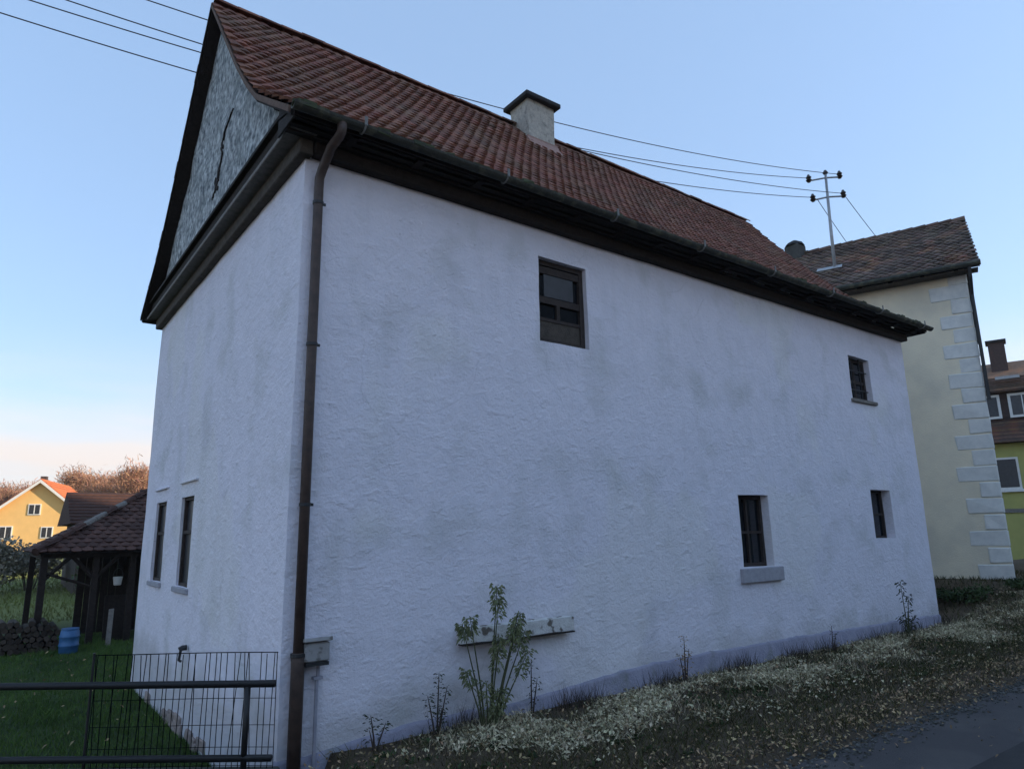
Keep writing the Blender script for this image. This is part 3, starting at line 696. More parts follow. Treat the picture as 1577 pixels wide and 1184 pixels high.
for q in (0, -.12):
    for h, z in fullp: sl.v += [np_(-.35, h, z+q), np_(NL+.3, h, z+q)]
n = len(fullp)
sl.f = [(2*i, 2*i+1, 2*i+3, 2*i+2) for i in range(n-1)]+[(2*n+2*i, 2*n+2*i+2, 2*n+2*i+3, 2*n+2*i+1) for i in range(n-1)]
sl.f += [(2*i, 2*i+2, 2*n+2*i+2, 2*n+2*i) for i in range(n-1)]+[(2*i+1, 2*n+2*i+1, 2*n+2*i+3, 2*i+3) for i in range(n-1)]+[(0, 2*n, 2*n+1, 1), (2*n-2, 2*n-1, 4*n-1, 4*n-2)]
nroof = sl.build('roof', 'wood_dark', nb)
WORLD[nroof.name] = tuple(NC)
tile_slope(nroof, NC+NU*(NL+.3), -NU, NB, 0, NL+.68, nprof, .24, .21, .40, .022, 'tile_dark', 300, waves=.05)
mm = MB()
for k in range(36):
    s = -.37+k*.38; mm.tube([np_(s, NW/2, NRZ+.02), np_(s+.41, NW/2, NRZ+.005)], [.125, .11], 8)
tag(mm.build('ridge_tiles', 'tile_dark', nroof), kind='stuff')
mm = MB(); mm.tube([np_(-.37, -.52, 8.84), np_(NL+.3, -.52, 8.84)], .075, 8); mm.build('gutter', 'gutter', nb)
for k in range(5): beam_ = MB(); beam_.obox(np_(NL/2, -.06-.085*k, 8.73+.0*k), NU*(NL/2+.3), NB*.04, V((0, 0, .012))); beam_.build('soffit_board', 'wood_mid', nb)
for k in range(16):
    s = .2+k*.8; mm = MB(); mm.obox(np_(s, -.2, 8.80), NU*.05, NB*.22+V((0, 0, .02)), V((0, 0, .06))); mm.build('rafter_foot', 'wood_dark', nb)
mm = MB(); mm.tube([np_(-.1, -.52, 8.78), np_(-.1, -.45, 8.5), np_(-.08, -.08, 8.1), np_(-.08, -.06, 5.2)], .045, 8); mm.build('downpipe', 'metal_dark', nb)
mm = MB(); mm.box((-.28, -.28, 0), (.28, .28, .95)); chn = mm.build('chimney', 'stone_dark', nb, bevel=.03)
chn.location = np_(5.0, NW/2-.15, NRZ-.62)
mm = MB(); mm.tube([(0, 0, .95), (0, 0, 1.05), (0, 0, 1.18)], [.36, .30, .08], 10); mm.build('chimney_cap', 'slab', chn)

# roof mast
MP = V((19.05, 4.02, 10.08))
ms = empty('roof_mast', MP, 'galvanised electricity mast with dark insulators standing on the neighbour roof', 'mast')
mm = MB(); mm.tube([(0, 0, -.3), (0.02, -.02, 1.5), (.05, -.05, 3.55)], [.055, .05, .04], 10); mm.build('pole', 'metal_grey', ms, smooth=True)
mm = MB(); mm.obox(-NB*.05+NU*.15+V((0, 0, .22)), NU*.38, NB*.12+V((0, 0, .077)), V((0, 0, .010))); mm.build('flashing', 'metal_grey', ms)
AX = V((.85, -.5, 0)).normalized(); INS = []
for z, ll, rr in ((3.42, .62, .50), (2.72, .55, .55)):
    c = V((.05, -.05, z)); mm = MB(); mm.tube([c-AX*ll+V((0, 0, -.14)), c, c+AX*rr+V((0, 0, .05))], .03, 8); mm.build('crossarm', 'metal_grey', ms)
    for q in (c-AX*ll+V((0, 0, -.14)), c+AX*rr+V((0, 0, .05))):
        mm = MB(); mm.tube([q+V((0, 0, -.05)), q+V((0, 0, .02)), q+V((0, 0, .06)), q+V((0, 0, .12)), q+V((0, 0, .16)), q+V((0, 0, .22))], [.05, .10, .06, .095, .06, .035], 10); mm.build('insulator', 'porcelain', ms)
        INS.append(MP+q+V((0, 0, .1)))
q = V((.05, -.05, 3.55)); mm = MB(); mm.tube([q, q+V((0, 0, .05)), q+V((0, 0, .14))], [.06, .09, .04], 10); mm.build('insulator', 'porcelain', ms)

def wire(p0, p1, sag, label, r=.011, n=48):
    mm = MB(); p0, p1 = V(p0), V(p1); c = p0
    mm.tube([p0.lerp(p1, k/n)-V((0, 0, sag*4*(k/n)*(1-k/n)))-c for k in range(n+1)], r, 5)
    o = mm.build('overhead_wire', 'wire'); o.location = c; return tag(o, label, 'wire', 'overhead wires between the mast and the left')
UP = V((-4.35, 6.15, -.6))                 # wooden pole out of view to the left that carries the wires
WL = [((-4.30, 6.14, 10.47), INS[2], .75, 'lowest overhead wire running from the upper left to the roof mast'),
      ((-4.34, 6.14, 10.85), INS[0], .75, 'second lowest overhead wire reaching the left end of the top crossarm'),
      ((-4.37, 6.13, 11.10), INS[3], .75, 'third overhead wire from below reaching the right lower insulator'),
      ((-4.43, 6.12, 11.60), INS[1], .75, 'highest overhead wire reaching the right end of the top crossarm')]
po = empty('utility_pole', UP, 'wooden utility pole carrying the overhead wires beyond the left edge', 'pole')
mm = MB(); mm.tube([(0, .12, -.3), (0, .12, 6), (0, .12, 12.6)], [.15, .125, .10], 12); mm.build('shaft', 'wood_mid', po, smooth=True)
for z in (11.07, 11.45, 11.70, 12.2):
    mm = MB(); mm.tube([(0, .05, z-.06), (0, 0, z-.04), (0, 0, z+.04)], [.02, .045, .03], 8); mm.build('insulator', 'porcelain', po)
for p0, p1, sg, lb in WL: wire(p0, p1, sg, lb)
wire(INS[3], (54.8, 11.8, 16.0), 1.2, 'upper wire leading right from the mast over the neighbour roof')
wire(INS[2]+V((.3, 0, 0)), (54.0, 14.5, 16.5), 1.2, 'lower wire leading right from the mast behind the neighbour ridge')

# ================================================================== FAR RIGHT HOUSE
fr_ = empty('yellow_green_house', (40.5, 6.5, 0), 'yellow green house with brown mansard roof and white dormer windows at the far right', 'house')
FU = V((.30, -.954, 0)); FB = V((.954, .30, 0))            # along the facade to the right, into the house
def fp(s, d, z): return FU*s+FB*d+V((0, 0, z))
def fbox(s0, s1, d0, d1, z0, z1): return MB().obox(fp((s0+s1)/2, (d0+d1)/2, (z0+z1)/2), FU*((s1-s0)/2), FB*((d1-d0)/2), V((0, 0, (z1-z0)/2)))
fbox(-5, 9, 0, 9, -1, 6.3).build('wall', 'lime_wall', fr_)
mm = MB(); mm.add([fp(-5.4, -.5, 6.15), fp(9.4, -.5, 6.15), fp(9.4, .9, 7.55), fp(-5.4, .9, 7.55), fp(-5.4, .9, 6.1), fp(9.4, .9, 6.1)], [(0, 1, 2, 3), (0, 4, 5, 1), (0, 3, 4), (1, 5, 2)])
lower_roof = mm.build('lower_roof', 'tile_dark', fr_)
fbox(-5, 9, .8, 8.4, 7.2, 9.1).build('attic_wall', 'brick', fr_)
mm = MB(); mm.add([fp(-5.4, .3, 8.95), fp(9.4, .3, 8.95), fp(9.4, 4.5, 11.3), fp(-5.4, 4.5, 11.3), fp(9.4, 8.8, 8.9), fp(-5.4, 8.8, 8.9)], [(0, 1, 2, 3), (3, 2, 4, 5), (0, 3, 5), (1, 4, 2), (0, 5, 4, 1)])
upper_roof = mm.build('upper_roof', 'tile_dark', fr_)
for k in range(9):
    fbox(-5.4, 9.4, .3+.22*k, .34+.22*k, 8.975+.123*k, 9.03+.123*k).build('tile_course', 'tile_dark', upper_roof)
for k in range(6):
    fbox(-5.4, 9.4, -.5+.22*k, -.46+.22*k, 6.17+.22*k, 6.23+.22*k).build('tile_course', 'tile_dark', lower_roof)
c_ = fbox(-.45, .35, 3.2, 4.0, 10.2, 12.4).build('chimney', 'brick', fr_)
fbox(-.55, .45, 3.1, 4.1, 12.3, 12.43).build('chimney_cap', 'slab', c_)
fbox(-.35, .75, .9, 1.3, 9.72, 9.88).build('snow_guard', 'metal_grey', fr_)
for s in (-1.55, .05, 1.55, 3.15, 4.7):
    fbox(s, s+1.25, .62, .86, 7.55, 8.85).build('window', 'white_paint', fr_)
    o = fr_.children[-1]
    fbox(s+.13, s+1.12, .60, .64, 7.68, 8.72).build('pane', 'glass_dim', o)
    fbox(s+.60, s+.65, .585, .62, 7.68, 8.72).build('mullion', 'white_paint', o)
for s, z0, z1 in ((-1.1, 3.75, 5.4), (1.9, 3.75, 5.4), (.05, .6, 1.8), (3.0, .6, 1.8), (5, 3.75, 5.4)):
    fbox(s, s+1.15, -.04, .08, z0, z1).build('window', 'white_paint', fr_); o = fr_.children[-1]
    fbox(s+.1, s+1.05, -.06, .0, z0+.1, z1-.1).build('pane', 'glass_dim', o)
    fbox(s-.1, s+1.25, -.14, .05, z0-.14, z0-.002).build('sill', 'white_paint', o)
fbox(-5, 9, -.06, .0, 2.55, 2.75).build('string_course', 'wood_grey', fr_)
oc = fbox(.2, 2.6, -1.6, -.7, -.3, .55); oc.build('porch_panel', 'orange_box', fr_)

# ================================================================== LEFT: SHED, BARN, OCHRE HOUSE
sh = empty('open_shed', (0, 14, -.5), 'open timber shed with dark brown hipped tile roof behind the white house', 'shed')
SO = V((0, 14, -.5))
def sp_(x, y, z): return V((x, y, z))-SO
for x, y in ((-1.08, 13.95), (.02, 13.95), (.85, 14.0), (2.3, 13.95), (4.2, 13.95), (-1.08, 19), (4.2, 19), (1.4, 19)):
    mm = MB(); mm.obox(sp_(x, y, .62), (.075, 0, 0), (0, .075, 0), (0, 0, 1.12)); mm.build('post', 'wood_dark', sh, bevel=.01)
mm = MB(); mm.obox(sp_(1.55, 13.95, 1.66), (2.72, 0, 0), (0, .08, 0), (0, 0, .08)); mm.build('eaves_beam', 'wood_dark', sh)
mm = MB(); mm.obox(sp_(-1.08, 16.5, 1.66), (.08, 0, 0), (0, 2.6, 0), (0, 0, .079)); mm.build('eaves_beam', 'wood_dark', sh)
for x0, z0, x1, z1 in ((-1.08, 1.05, -.55, 1.6), (.02, 1.05, -.5, 1.6), (.02, 1.05, .5, 1.6)):
    mm = MB(); mm.tube([sp_(x0, 13.95, z0), sp_(x1, 13.95, z1)], .05, 6); mm.build('brace', 'wood_dark', sh)
mm = MB(); mm.tube([sp_(-1.08, 13.93, 1.25), sp_(-.05, 13.93, .88)], .04, 6); mm.build('diagonal_rail', 'wood_dark', sh)
for k in range(24):
    x = -.05+k*.19; mm = MB(); mm.obox(sp_(x, 16.2+random.uniform(-.01, .01), .62), (.09, 0, 0), (0, .012, 0), (0, 0, 1.1)); mm.build('wall_board', 'wood_dark', sh)
sx0, sx1, sy0, sy1, sz0, sz1 = -1.30, 5.2, 13.65, 19.35, 1.70, 3.42
rx = sx0+(sy1-sy0)/2; ry = (sy0+sy1)/2
mm = MB(); mm.add([sp_(sx0, sy0, sz0), sp_(sx1, sy0, sz0), sp_(sx1, ry, sz1), sp_(rx, ry, sz1), sp_(sx0, sy1, sz0), sp_(sx1, sy1, sz0)], [(0, 1, 2, 3), (0, 3, 4), (3, 2, 5, 4), (0, 4, 5, 1), (1, 5, 2)])
shr = mm.build('roof', 'wood_dark', sh)
WORLD[shr.name] = tuple(SO)
tile_slope(shr, (0, 0, 0), (1, 0, 0), (0, 1, 0), sx0, 3.2, [(sy0-.03, sz0+.0), (ry, sz1)], .24, .2, .38, .02, 'tile_shed', 300, keep=lambda u, s: u > sx0+s*cos(atan2(sz1-sz0, ry-sy0))+.05)
tile_slope(shr, (0, 0, 0), (0, -1, 0), (1, 0, 0), -sy1, -sy0, [(sx0-.03, sz0), (rx, sz1)], .24, .2, .38, .02, 'tile_shed', 0, keep=lambda u, s: abs(-u-ry) < (ry-sy0)-s*.86)
for k in range(11):
    a0 = V((sx0, sy0, sz0+.05)).lerp(V((rx, ry, sz1+.05)), k/11); a1 = V((sx0, sy0, sz0+.05)).lerp(V((rx, ry, sz1+.05)), (k+1.08)/11)
    mm = MB(); mm.tube([sp_(*a0), sp_(*a1)], [.10, .085], 8); mm.build('hip_tile', 'wood_grey' if k in (4, 5, 7) else 'tile_shed', shr)

# wood pile
wp = empty('wood_pile', (-2.2, 13.2, -.5), 'low dark stack of logs beside the open shed', 'wood pile')
lm = MB(); 
for xe, rr in ((0, 1), (.9, 1)):
    for k in range(7): a = 2*pi*k/7; lm.v.append((cos(a)*rr*random.uniform(.85, 1.1), xe, sin(a)*rr*random.uniform(.85, 1.1)))
lm.f = [(k, (k+1) % 7, 7+(k+1) % 7, 7+k) for k in range(7)]+[tuple(range(7)), tuple(range(7, 14))]
lg = lm.build('log', 'log', wp); first = True
for r in range(6):
    for k in range(22):
        if r > 4 and random.random() < .4: continue
        o = lg if first else link(lg.copy(), wp); first = False
        s = random.uniform(.055, .085); o.scale = (s, random.uniform(.9, 1.05), s); o.rotation_euler = (0, random.uniform(0, 6), random.gauss(0, .04))
        o.location = (-1.4+k*.135+(r % 2)*.065+random.uniform(-.015, .015), random.uniform(-.06, .02), .07+r*.118)
# blue barrel
bb = empty('blue_barrel', (-.50, 12.7, -.5), 'blue plastic barrel standing beside the shed', 'barrel')
mm = MB(); mm.tube([(0, 0, z) for z in (0, .04, .2, .22, .25, .27, .45, .47, .50, .52, .64, .68)], [.22, .25, .265, .28, .28, .265, .265, .28, .28, .265, .25, .22], 18); mm.build('body', 'blue', bb, smooth=True)
mm = MB(); mm.tube([(0, 0, .681), (0, 0, .72)], [.24, .235], 18); mm.build('lid', 'blue', bb); bb.scale = (.74, .74, .76)
# planks and a pale bucket in the shed
pl = MB(); pl.obox((0, 0, .42), (.055, 0, .005), (0, .02, .0), (.02, .12, .42)); o = pl.build('leaning_plank', 'wood_grey', bevel=.004); o.location = (.38, 13.4, -.5); tag(o, 'pale board leaning under the shed roof', 'board')
bk = empty('bucket', (.52, 13.86, .88), 'pale bucket hanging from the shed post', 'bucket')
mm = MB(); mm.tube([(0, 0, 0), (0, 0, .01), (0, 0, .2), (0, 0, .205)], [.07, .085, .11, .115], 14); mm.build('body', 'white_paint', bk, smooth=True)
mm = MB(); mm.tube([(.11*cos(a), 0, .2+.22*sin(a)) for a in [pi*k/8 for k in range(9)]], .006, 5); mm.build('handle', 'metal_dark', bk)
bd = MB(); bd.obox((0, 0, .55), (.28, 0, 0), (0, .02, .0), (.0, .10, .55)); o = bd.build('upright_board', 'wood_dark', bevel=.006); o.location = (.62, 14.3, -.5); tag(o, 'dark board leaning upright at the back of the shed', 'board')

# barn behind
bn = empty('barn', (4, 29.5, 0), 'low barn with dark brown roof beyond the open shed', 'barn')
mm = MB(); mm.box((-3.0, 0, -.6), (8, 6, 3.0)); mm.build('wall', 'wood_mid', bn)
mm = MB(); mm.add([(-3.4, -.4, 2.72), (8.4, -.4, 2.72), (8.4, 3, 4.25), (-3.4, 3, 4.25), (8.4, 6.4, 2.72), (-3.4, 6.4, 2.72)], [(0, 1, 2, 3), (3, 2, 4, 5), (0, 3, 5), (1, 4, 2), (0, 5, 4, 1)])
bnr = mm.build('roof', 'tile_shed', bn)
for k in range(10): MB().obox((2.5, -.4+.34*k, 2.75+.153*k), (5.9, 0, 0), (0, .03, .0135), (0, 0, .03)).build('tile_course', 'tile_shed', bnr)

# ochre house in the sun
oh = empty('ochre_house', (2.0, 83.1, 0), 'sunlit ochre gabled house with orange tiled roof in the distance', 'house')
G = radians(197); ON = V((sin(G), cos(G), 0)); OU = V((-ON.y, ON.x, 0))   # facing normal, to the right along the gable
if OU.x < 0: OU = -OU
OI = -ON
def op(s, d, z): return OU*s+OI*d+V((0, 0, z))
HWd, OE, OR = 4.6, 4.4, 8.25
mm = MB(); mm.prism([op(-HWd, 0, -.5), op(HWd, 0, -.5), op(HWd, 0, OE), op(0, 0, OR), op(-HWd, 0, OE)], OI*11); mm.build('wall', 'ochre_wall', oh)
mm = MB(); sl_ = (OR-OE)/HWd
for sg in (-1, 1):
    mm.prism([op(0, -.5, OR+.05), op(sg*(HWd+.55), -.5, OE-.55*sl_+.05), op(sg*(HWd+.55), -.5, OE-.55*sl_+.25), op(0, -.5, OR+.28)], OI*12)
ohr = mm.build('roof', 'tile_orange', oh)
for k in range(14):
    q = (k+.5)/14; mm = MB(); mm.obox(op((HWd+.55)*q, 5.5, OR+.29-(HWd+.55)*q*sl_), OU*.05, OI*6.0, V((0, 0, .035))); mm.build('tile_course', 'tile_orange', ohr)
mm = MB(); mm.obox(op(-1.2, 5.5, 8.4), OU*.3, OI*.3, V((0, 0, .8))); mm.build('chimney', 'brick', oh)
for sg in (-1, 1):
    mm = MB(); mm.prism([op(0, -.56, OR-.16), op(sg*(HWd+.55), -.56, OE-.55*sl_-.14), op(sg*(HWd+.55), -.56, OE-.55*sl_+.16), op(0, -.56, OR+.18)], OI*.05); mm.build('verge_board', 'white_paint', ohr)
for s, z, w_, h_ in ((-.35, 5.3, .95, .95), (-2.7, 2.95, 1.0, 1.1), (1.0, 2.9, .9, 1.0)):
    mm = MB(); mm.obox(op(s, -.03, z), OU*(w_/2+.10), OI*.06, V((0, 0, h_/2+.10))); wn_ = mm.build('window', 'white_paint', oh)
    mm = MB(); mm.obox(op(s, -.09, z), OU*(w_/2), OI*.02, V((0, 0, h_/2))); mm.build('pane', 'glass', wn_)
    mm = MB(); mm.obox(op(s, -.115, z), OU*.04, OI*.01, V((0, 0, h_/2))); mm.build('mullion', 'white_paint', wn_)

# ------------------------------------------------------------------ trees and shrubs
def tree(loc, h, label, tw='twig', n=8000, spread=.42, seed=0):
    rd = random.Random(seed); o = empty('bare_tree', loc, label, 'tree', 'autumn trees beyond the ochre house')
    trunk = MB(); tips = []
    def grow(p, d, ln, r, lev):
        q = p+d*ln; mid = p+d*ln*.5+V((rd.uniform(-1, 1), rd.uniform(-1, 1), 0))*ln*.05
        trunk.tube([p, mid, q], [r, r*.8, r*.6], 5, False)
        tips.append((q, d, lev)); tips.append((mid, d, lev))
        if lev >= 4: return
        for k in range(rd.choice((2, 3, 3))):
            nd = (d+V((rd.uniform(-1, 1), rd.uniform(-1, 1), rd.uniform(-.2, .6)))*.75).normalized()
            grow(q, nd, ln*rd.uniform(.6, .8), r*.6, lev+1)
    grow(V((0, 0, -.3)), V((0, 0, 1)), h*.27, h*.02, 0)
    trunk.build('trunk', 'trunk', o, fix=False)
    tp = [q for q in tips if q[2] >= 2]; mm = MB()
    for k in range(n):
        q, d, lev = rd.choice(tp)
        c = q+V((rd.gauss(0, 1), rd.gauss(0, 1), rd.gauss(0, 1.2)))*h*.05
        dd = (d*.6+V((rd.gauss(0, 1), rd.gauss(0, 1), rd.gauss(.4, 1)))*.6).normalized()
        s = dd.cross(V((rd.gauss(0, 1), rd.gauss(0, 1), rd.gauss(0, 1)))).normalized()*h*rd.uniform(.0015, .0045)
        e = dd*h*rd.uniform(.025, .06); mm.add([c-s, c+s, c+s*.4+e, c-s*.4+e], [(0, 1, 2, 3)])
    mm.build('crown', tw, o, fix=False); return o
TL = [(-9, 112, 12.5, 'bare'), (-1.5, 120, 10.5, ''), (3.5, 108, 10.0, ''), (8.0, 116, 12.8, ''), (11.8, 107, 11.6, ''), (14.5, 104, 13.4, ''), (19, 112, 13.0, ''), (6, 128, 12.2, ''), (12, 126, 14.2, ''), (-5, 108, 11.5, ''), (1, 132, 12.5, ''), (16.5, 122, 13.5, '')]
LBL = ['russet bare tree at the left edge beyond the ochre house', 'russet tree directly behind the left roof slope of the ochre house', 'low russet tree behind the ridge of the ochre house',
       'russet tree just right of the orange roof', 'russet tree above the barn roof left of the tallest one', 'tall russet tree right above the shed hip', 'russet tree half hidden by the white house wall',
       'distant thin tree rising behind the orange roof', 'tallest distant tree near the white house wall', 'russet tree between the left edge and the ochre gable', 'distant tree peeping over the apex of the ochre gable', 'distant tree filling the gap behind the tall russet one']
for k, (x, y, h, _) in enumerate(TL): tree((x, y, 1.4), h, LBL[k], seed=k+3)

def bush(loc, rx_, ry_, h, n, mt, label, leaf=.06, cat='shrub', group=None, name='shrub', seed=1, stems=True):
    rd = random.Random(seed); o = empty(name, loc, label, cat, group)
    if stems:
        st = MB()
        for k in range(14):
            a = rd.uniform(0, 6.28); e = V((cos(a)*rx_*rd.uniform(.2, .8), sin(a)*ry_*rd.uniform(.2, .8), h*rd.uniform(.5, .95)))
            st.tube([(e.x*.15, e.y*.15, -.05), e*.5+V((0, 0, h*.1)), e], [.02, .012, .005], 5, False)
        st.build('stems', 'trunk', o, fix=False)
    mm = MB(); lobes = [(rd.uniform(-.6, .6)*rx_, rd.uniform(-.6, .6)*ry_, rd.uniform(.3, .8)*h, rd.uniform(.25, .5)) for _ in range(12)]
    for k in range(n):
        lx, ly, lz, lr = rd.choice(lobes); v = V((rd.gauss(0, 1), rd.gauss(0, 1), rd.gauss(0, 1))).normalized()*lr*rd.uniform(.5, 1.05)
        c = V((lx+v.x*rx_, ly+v.y*ry_, max(.02, lz+v.z*h*.6)))
        d = V((rd.gauss(0, 1), rd.gauss(0, 1), rd.gauss(.2, .8))).normalized(); s = d.cross(V((rd.gauss(0, 1), rd.gauss(0, 1), rd.gauss(0, 1)))).normalized()
        l = leaf*rd.uniform(.6, 1.4); mm.add([c, c+s*l*.35+d*l*.5, c+d*l, c-s*l*.35+d*l*.5], [(0, 1, 2, 3)])
    mm.build('foliage', mt, o, fix=False); return o
bush((-2.3, 32, -.3), 1.6, 1.0, 2.5, 3500, 'twig_grey', 'grey twiggy shrub at the left edge below the ochre house', .16, seed=2)
bush((-.4, 33, -.3), 1.4, 1.0, 2.2, 3000, 'twig_grey', 'grey twiggy shrub between the edge shrub and the open shed', .16, seed=3)
bush((-5.2, 31, -.4), 2, 1.2, 2.4, 3000, 'hedge', 'green shrub outside the left edge of the field', .16, seed=4)
bush((2.2, 27.5, -.4), 1.6, .8, 1.6, 3500, 'hedge', 'green shrub seen through the open shed', .13, seed=5)
bush((15.7, .4, .25), .9, .7, .36, 1300, 'hedge', 'low dark green shrub between the white house and the cream house', .07, seed=6)
bush((17.2, -.6, .45), 1.1, .6, .30, 1200, 'hedge', 'low dark green shrub at the foot of the cream house corner', .07, seed=7)

# ------------------------------------------------------------------ ground cover
def blades(name, n, region, hmin, hmax, wd, mt, dens=None, lean=.45):
    mm = MB(); k = 0
    while k < n:
        x, y = random.uniform(region[0], region[1]), random.uniform(region[2], region[3])
        if dens and random.random() > dens(x, y): continue
        k += 1; z = ground_z(x, y); h = random.uniform(hmin, hmax); a = random.uniform(0, 6.28); ca, sa = cos(a)*wd, sin(a)*wd
        lx, ly = random.gauss(0, lean)*h, random.gauss(0, lean)*h
        mm.v += [(x-ca, y-sa, z-.01), (x+ca, y+sa, z-.01), (x+lx, y+ly, z+h)]; i = len(mm.v); mm.f.append((i-3, i-2, i-1))
    return tag(mm.build(name, mt, fix=False), kind='stuff')
def lawn_d(x, y):
    d = RN.dot(V((x, y))-R0)
    if d < .3 or x > .02 and y < 7.7: return 0
    return 1 if y < 9 else .75
o = blades('lawn_grass', 95000, (-5, 1.0, .6, 16.5), .03, .075, .006, 'grass', lawn_d)
tag(o, 'short dark green lawn below the railing', 'grass')
def verge_d(x, y):
    q = noise.noise(V((x*.8, y*1.3, 4)))*.5+.5
    strip_ = math.exp(-((y+1.85)/.35)**2)
    return min(1, .12+.9*strip_+(.5 if q > .55 else .1))
o = blades('verge_grass', 26000, (.2, 17.5, -2.75, -.05), .03, .11, .005, 'weed', verge_d, .7)
tag(o, 'dark rough grass along the verge below the street wall', 'grass')
o = blades('withered_stalks', 7000, (.6, 17.0, -1.6, -.15), .04, .15, .0035, 'leaf_pale', lambda x, y: max(0, noise.noise(V((x*.7, y*1.1, 9)))*.5+.15), .8); tag(o, 'thin withered pale stalks standing in the verge', 'grass')
o = blades('corner_grass', 9000, (13.75, 22, -2.6, 6), .04, .14, .01, 'weed', None, .6); tag(o, 'dark rough grass on the bank before the cream house', 'grass')
o = blades('field_tufts', 9000, (-7, 6, 20, 44), .08, .2, .03, 'field', None, .5); tag(o, 'bright field grass beyond the shed', 'grass')
o = blades('wall_foot_stalks', 1700, (1.0, 13.6, -.34, -.07), .06, .30, .0035, 'stem_dark', lambda x, y: max(0, .1+noise.noise(V((x*1.3, 0, 6)))), .35); tag(o, 'thin dark stalks along the foot of the street wall', 'weeds')
o = blades('lawn_tufts', 5200, (-5, .6, .9, 15), .06, .15, .007, 'grass', lambda x, y: lawn_d(x, y)*max(0, min(1, (1.2 if x > -.12 else 0)+2.2*noise.noise(V((x*1.1, y*.9, 3)))-.25)), .6); tag(o, 'longer grass tufts standing in the lawn', 'grass')
def leaves(name, n, dens, smin, smax, mt, region=(.1, 17.5, -2.95, -.06)):
    mm = MB(); k = 0
    while k < n:
        x, y = random.uniform(region[0], region[1]), random.uniform(region[2], region[3])
        if random.random() > dens(x, y): continue
        k += 1; z = max(ground_z(x, y), -.045)+random.uniform(.008, .055); a = random.uniform(0, 6.28); s = random.uniform(smin, smax)
        d = V((cos(a), sin(a), random.gauss(0, .6))).normalized(); sd_ = V((-sin(a), cos(a), random.gauss(0, .6))).normalized(); c = V((x, y, z)); u_ = V((0, 0, s*random.uniform(.05, .35)))
        mm.add([c-d*s, c+sd_*s*.55+u_, c+d*s, c-sd_*s*.55+u_], [(0, 1, 2), (0, 2, 3)])
    return tag(mm.build(name, mt, fix=False), kind='stuff')
def ld1(x, y):
    q = noise.noise(V((x*.7, y*1.1, 9)))*.5+.5
    q += .35*noise.noise(V((x*2.6, y*3.4, 2)))
    return max(0, min(1, (q-.42)*4.5))*(math.exp(-((y+.85)/.62)**2))*min(1, .15+x/4)
o = leaves('pale_leaf_cover', 17000, ld1, .010, .034, 'leaf_pale'); tag(o, 'pale withered leaves covering the verge below the wall', 'leaves')
def ld2(x, y): return (.25+.75*math.exp(-((y+2.5)/.28)**2))*(.4+.6*(noise.noise(V((x*1.1, y*2, 1)))*.5+.5))
o = leaves('dry_leaf_litter', 11000, ld2, .008, .028, 'leaf_dry'); tag(o, 'brown leaf litter along the edge of the road', 'leaves')

def low_weeds(n=420):
    mm = MB(); m2 = MB()
    for k in range(n):
        x = random.uniform(.4, 17); y = -random.triangular(.12, 2.6, .7); z = ground_z(x, y); dst = m2 if noise.noise(V((x*.5, y, 7))) > .05 else mm
        for j in range(random.randint(8, 20)):
            a = random.uniform(0, 6.28); e = random.uniform(.1, 1.2); l = random.uniform(.03, .085); d = V((cos(a)*cos(e), sin(a)*cos(e), sin(e)))
            sd_ = V((-sin(a), cos(a), 0))*l*random.uniform(.12, .24); c = V((x+random.gauss(0, .035), y+random.gauss(0, .035), z)); m0 = c+d*l*.55; tip = c+d*l-V((0, 0, l*.25))
            dst.add([c, m0+sd_, tip, m0-sd_], [(0, 1, 2, 3)])
    tag(tag(mm.build('low_weeds', 'hedge', fix=False), 'small green weeds scattered through the verge', 'weeds'), kind='stuff')
    tag(tag(m2.build('withered_weeds', 'leaf_pale', fix=False), 'small withered weeds scattered through the verge', 'weeds'), kind='stuff')
low_weeds()
def gravel(n=3200):
    mm = MB()
    for k in range(n):
        x = random.uniform(.2, 18); y = -2.93-.012*x+random.gauss(.02, .14); r = random.uniform(.004, .016)
        z = .006 if y < -2.95 else max(ground_z(x, y), -.04)
        mm.obox((x, y, z+r*.4), (r, 0, 0), (0, r*random.uniform(.6, 1), 0), (0, 0, r*.6), r*.35)
    tag(tag(mm.build('road_edge_gravel', 'stone_dark', fix=False), 'loose gravel along the broken edge of the road', 'gravel'), kind='stuff')
gravel()
o = leaves('leaves_on_lawn', 160, lambda x, y: 1 if lawn_d(x, y) else 0, .02, .045, 'leaf_dry', (-5, 0, 1, 13)); tag(o, 'a few brown leaves fallen on the lawn', 'leaves')
for v_ in o.data.vertices: v_.co.z -= .40
o = leaves('leaves_on_road', 500, lambda x, y: math.exp((y+2.95)/.5), .01, .03, 'leaf_dry', (0, 18, -5.0, -2.95)); tag(o, 'brown leaves blown onto the asphalt', 'leaves')
for v_ in o.data.vertices: v_.co.z = max(v_.co.z+.045, .012)
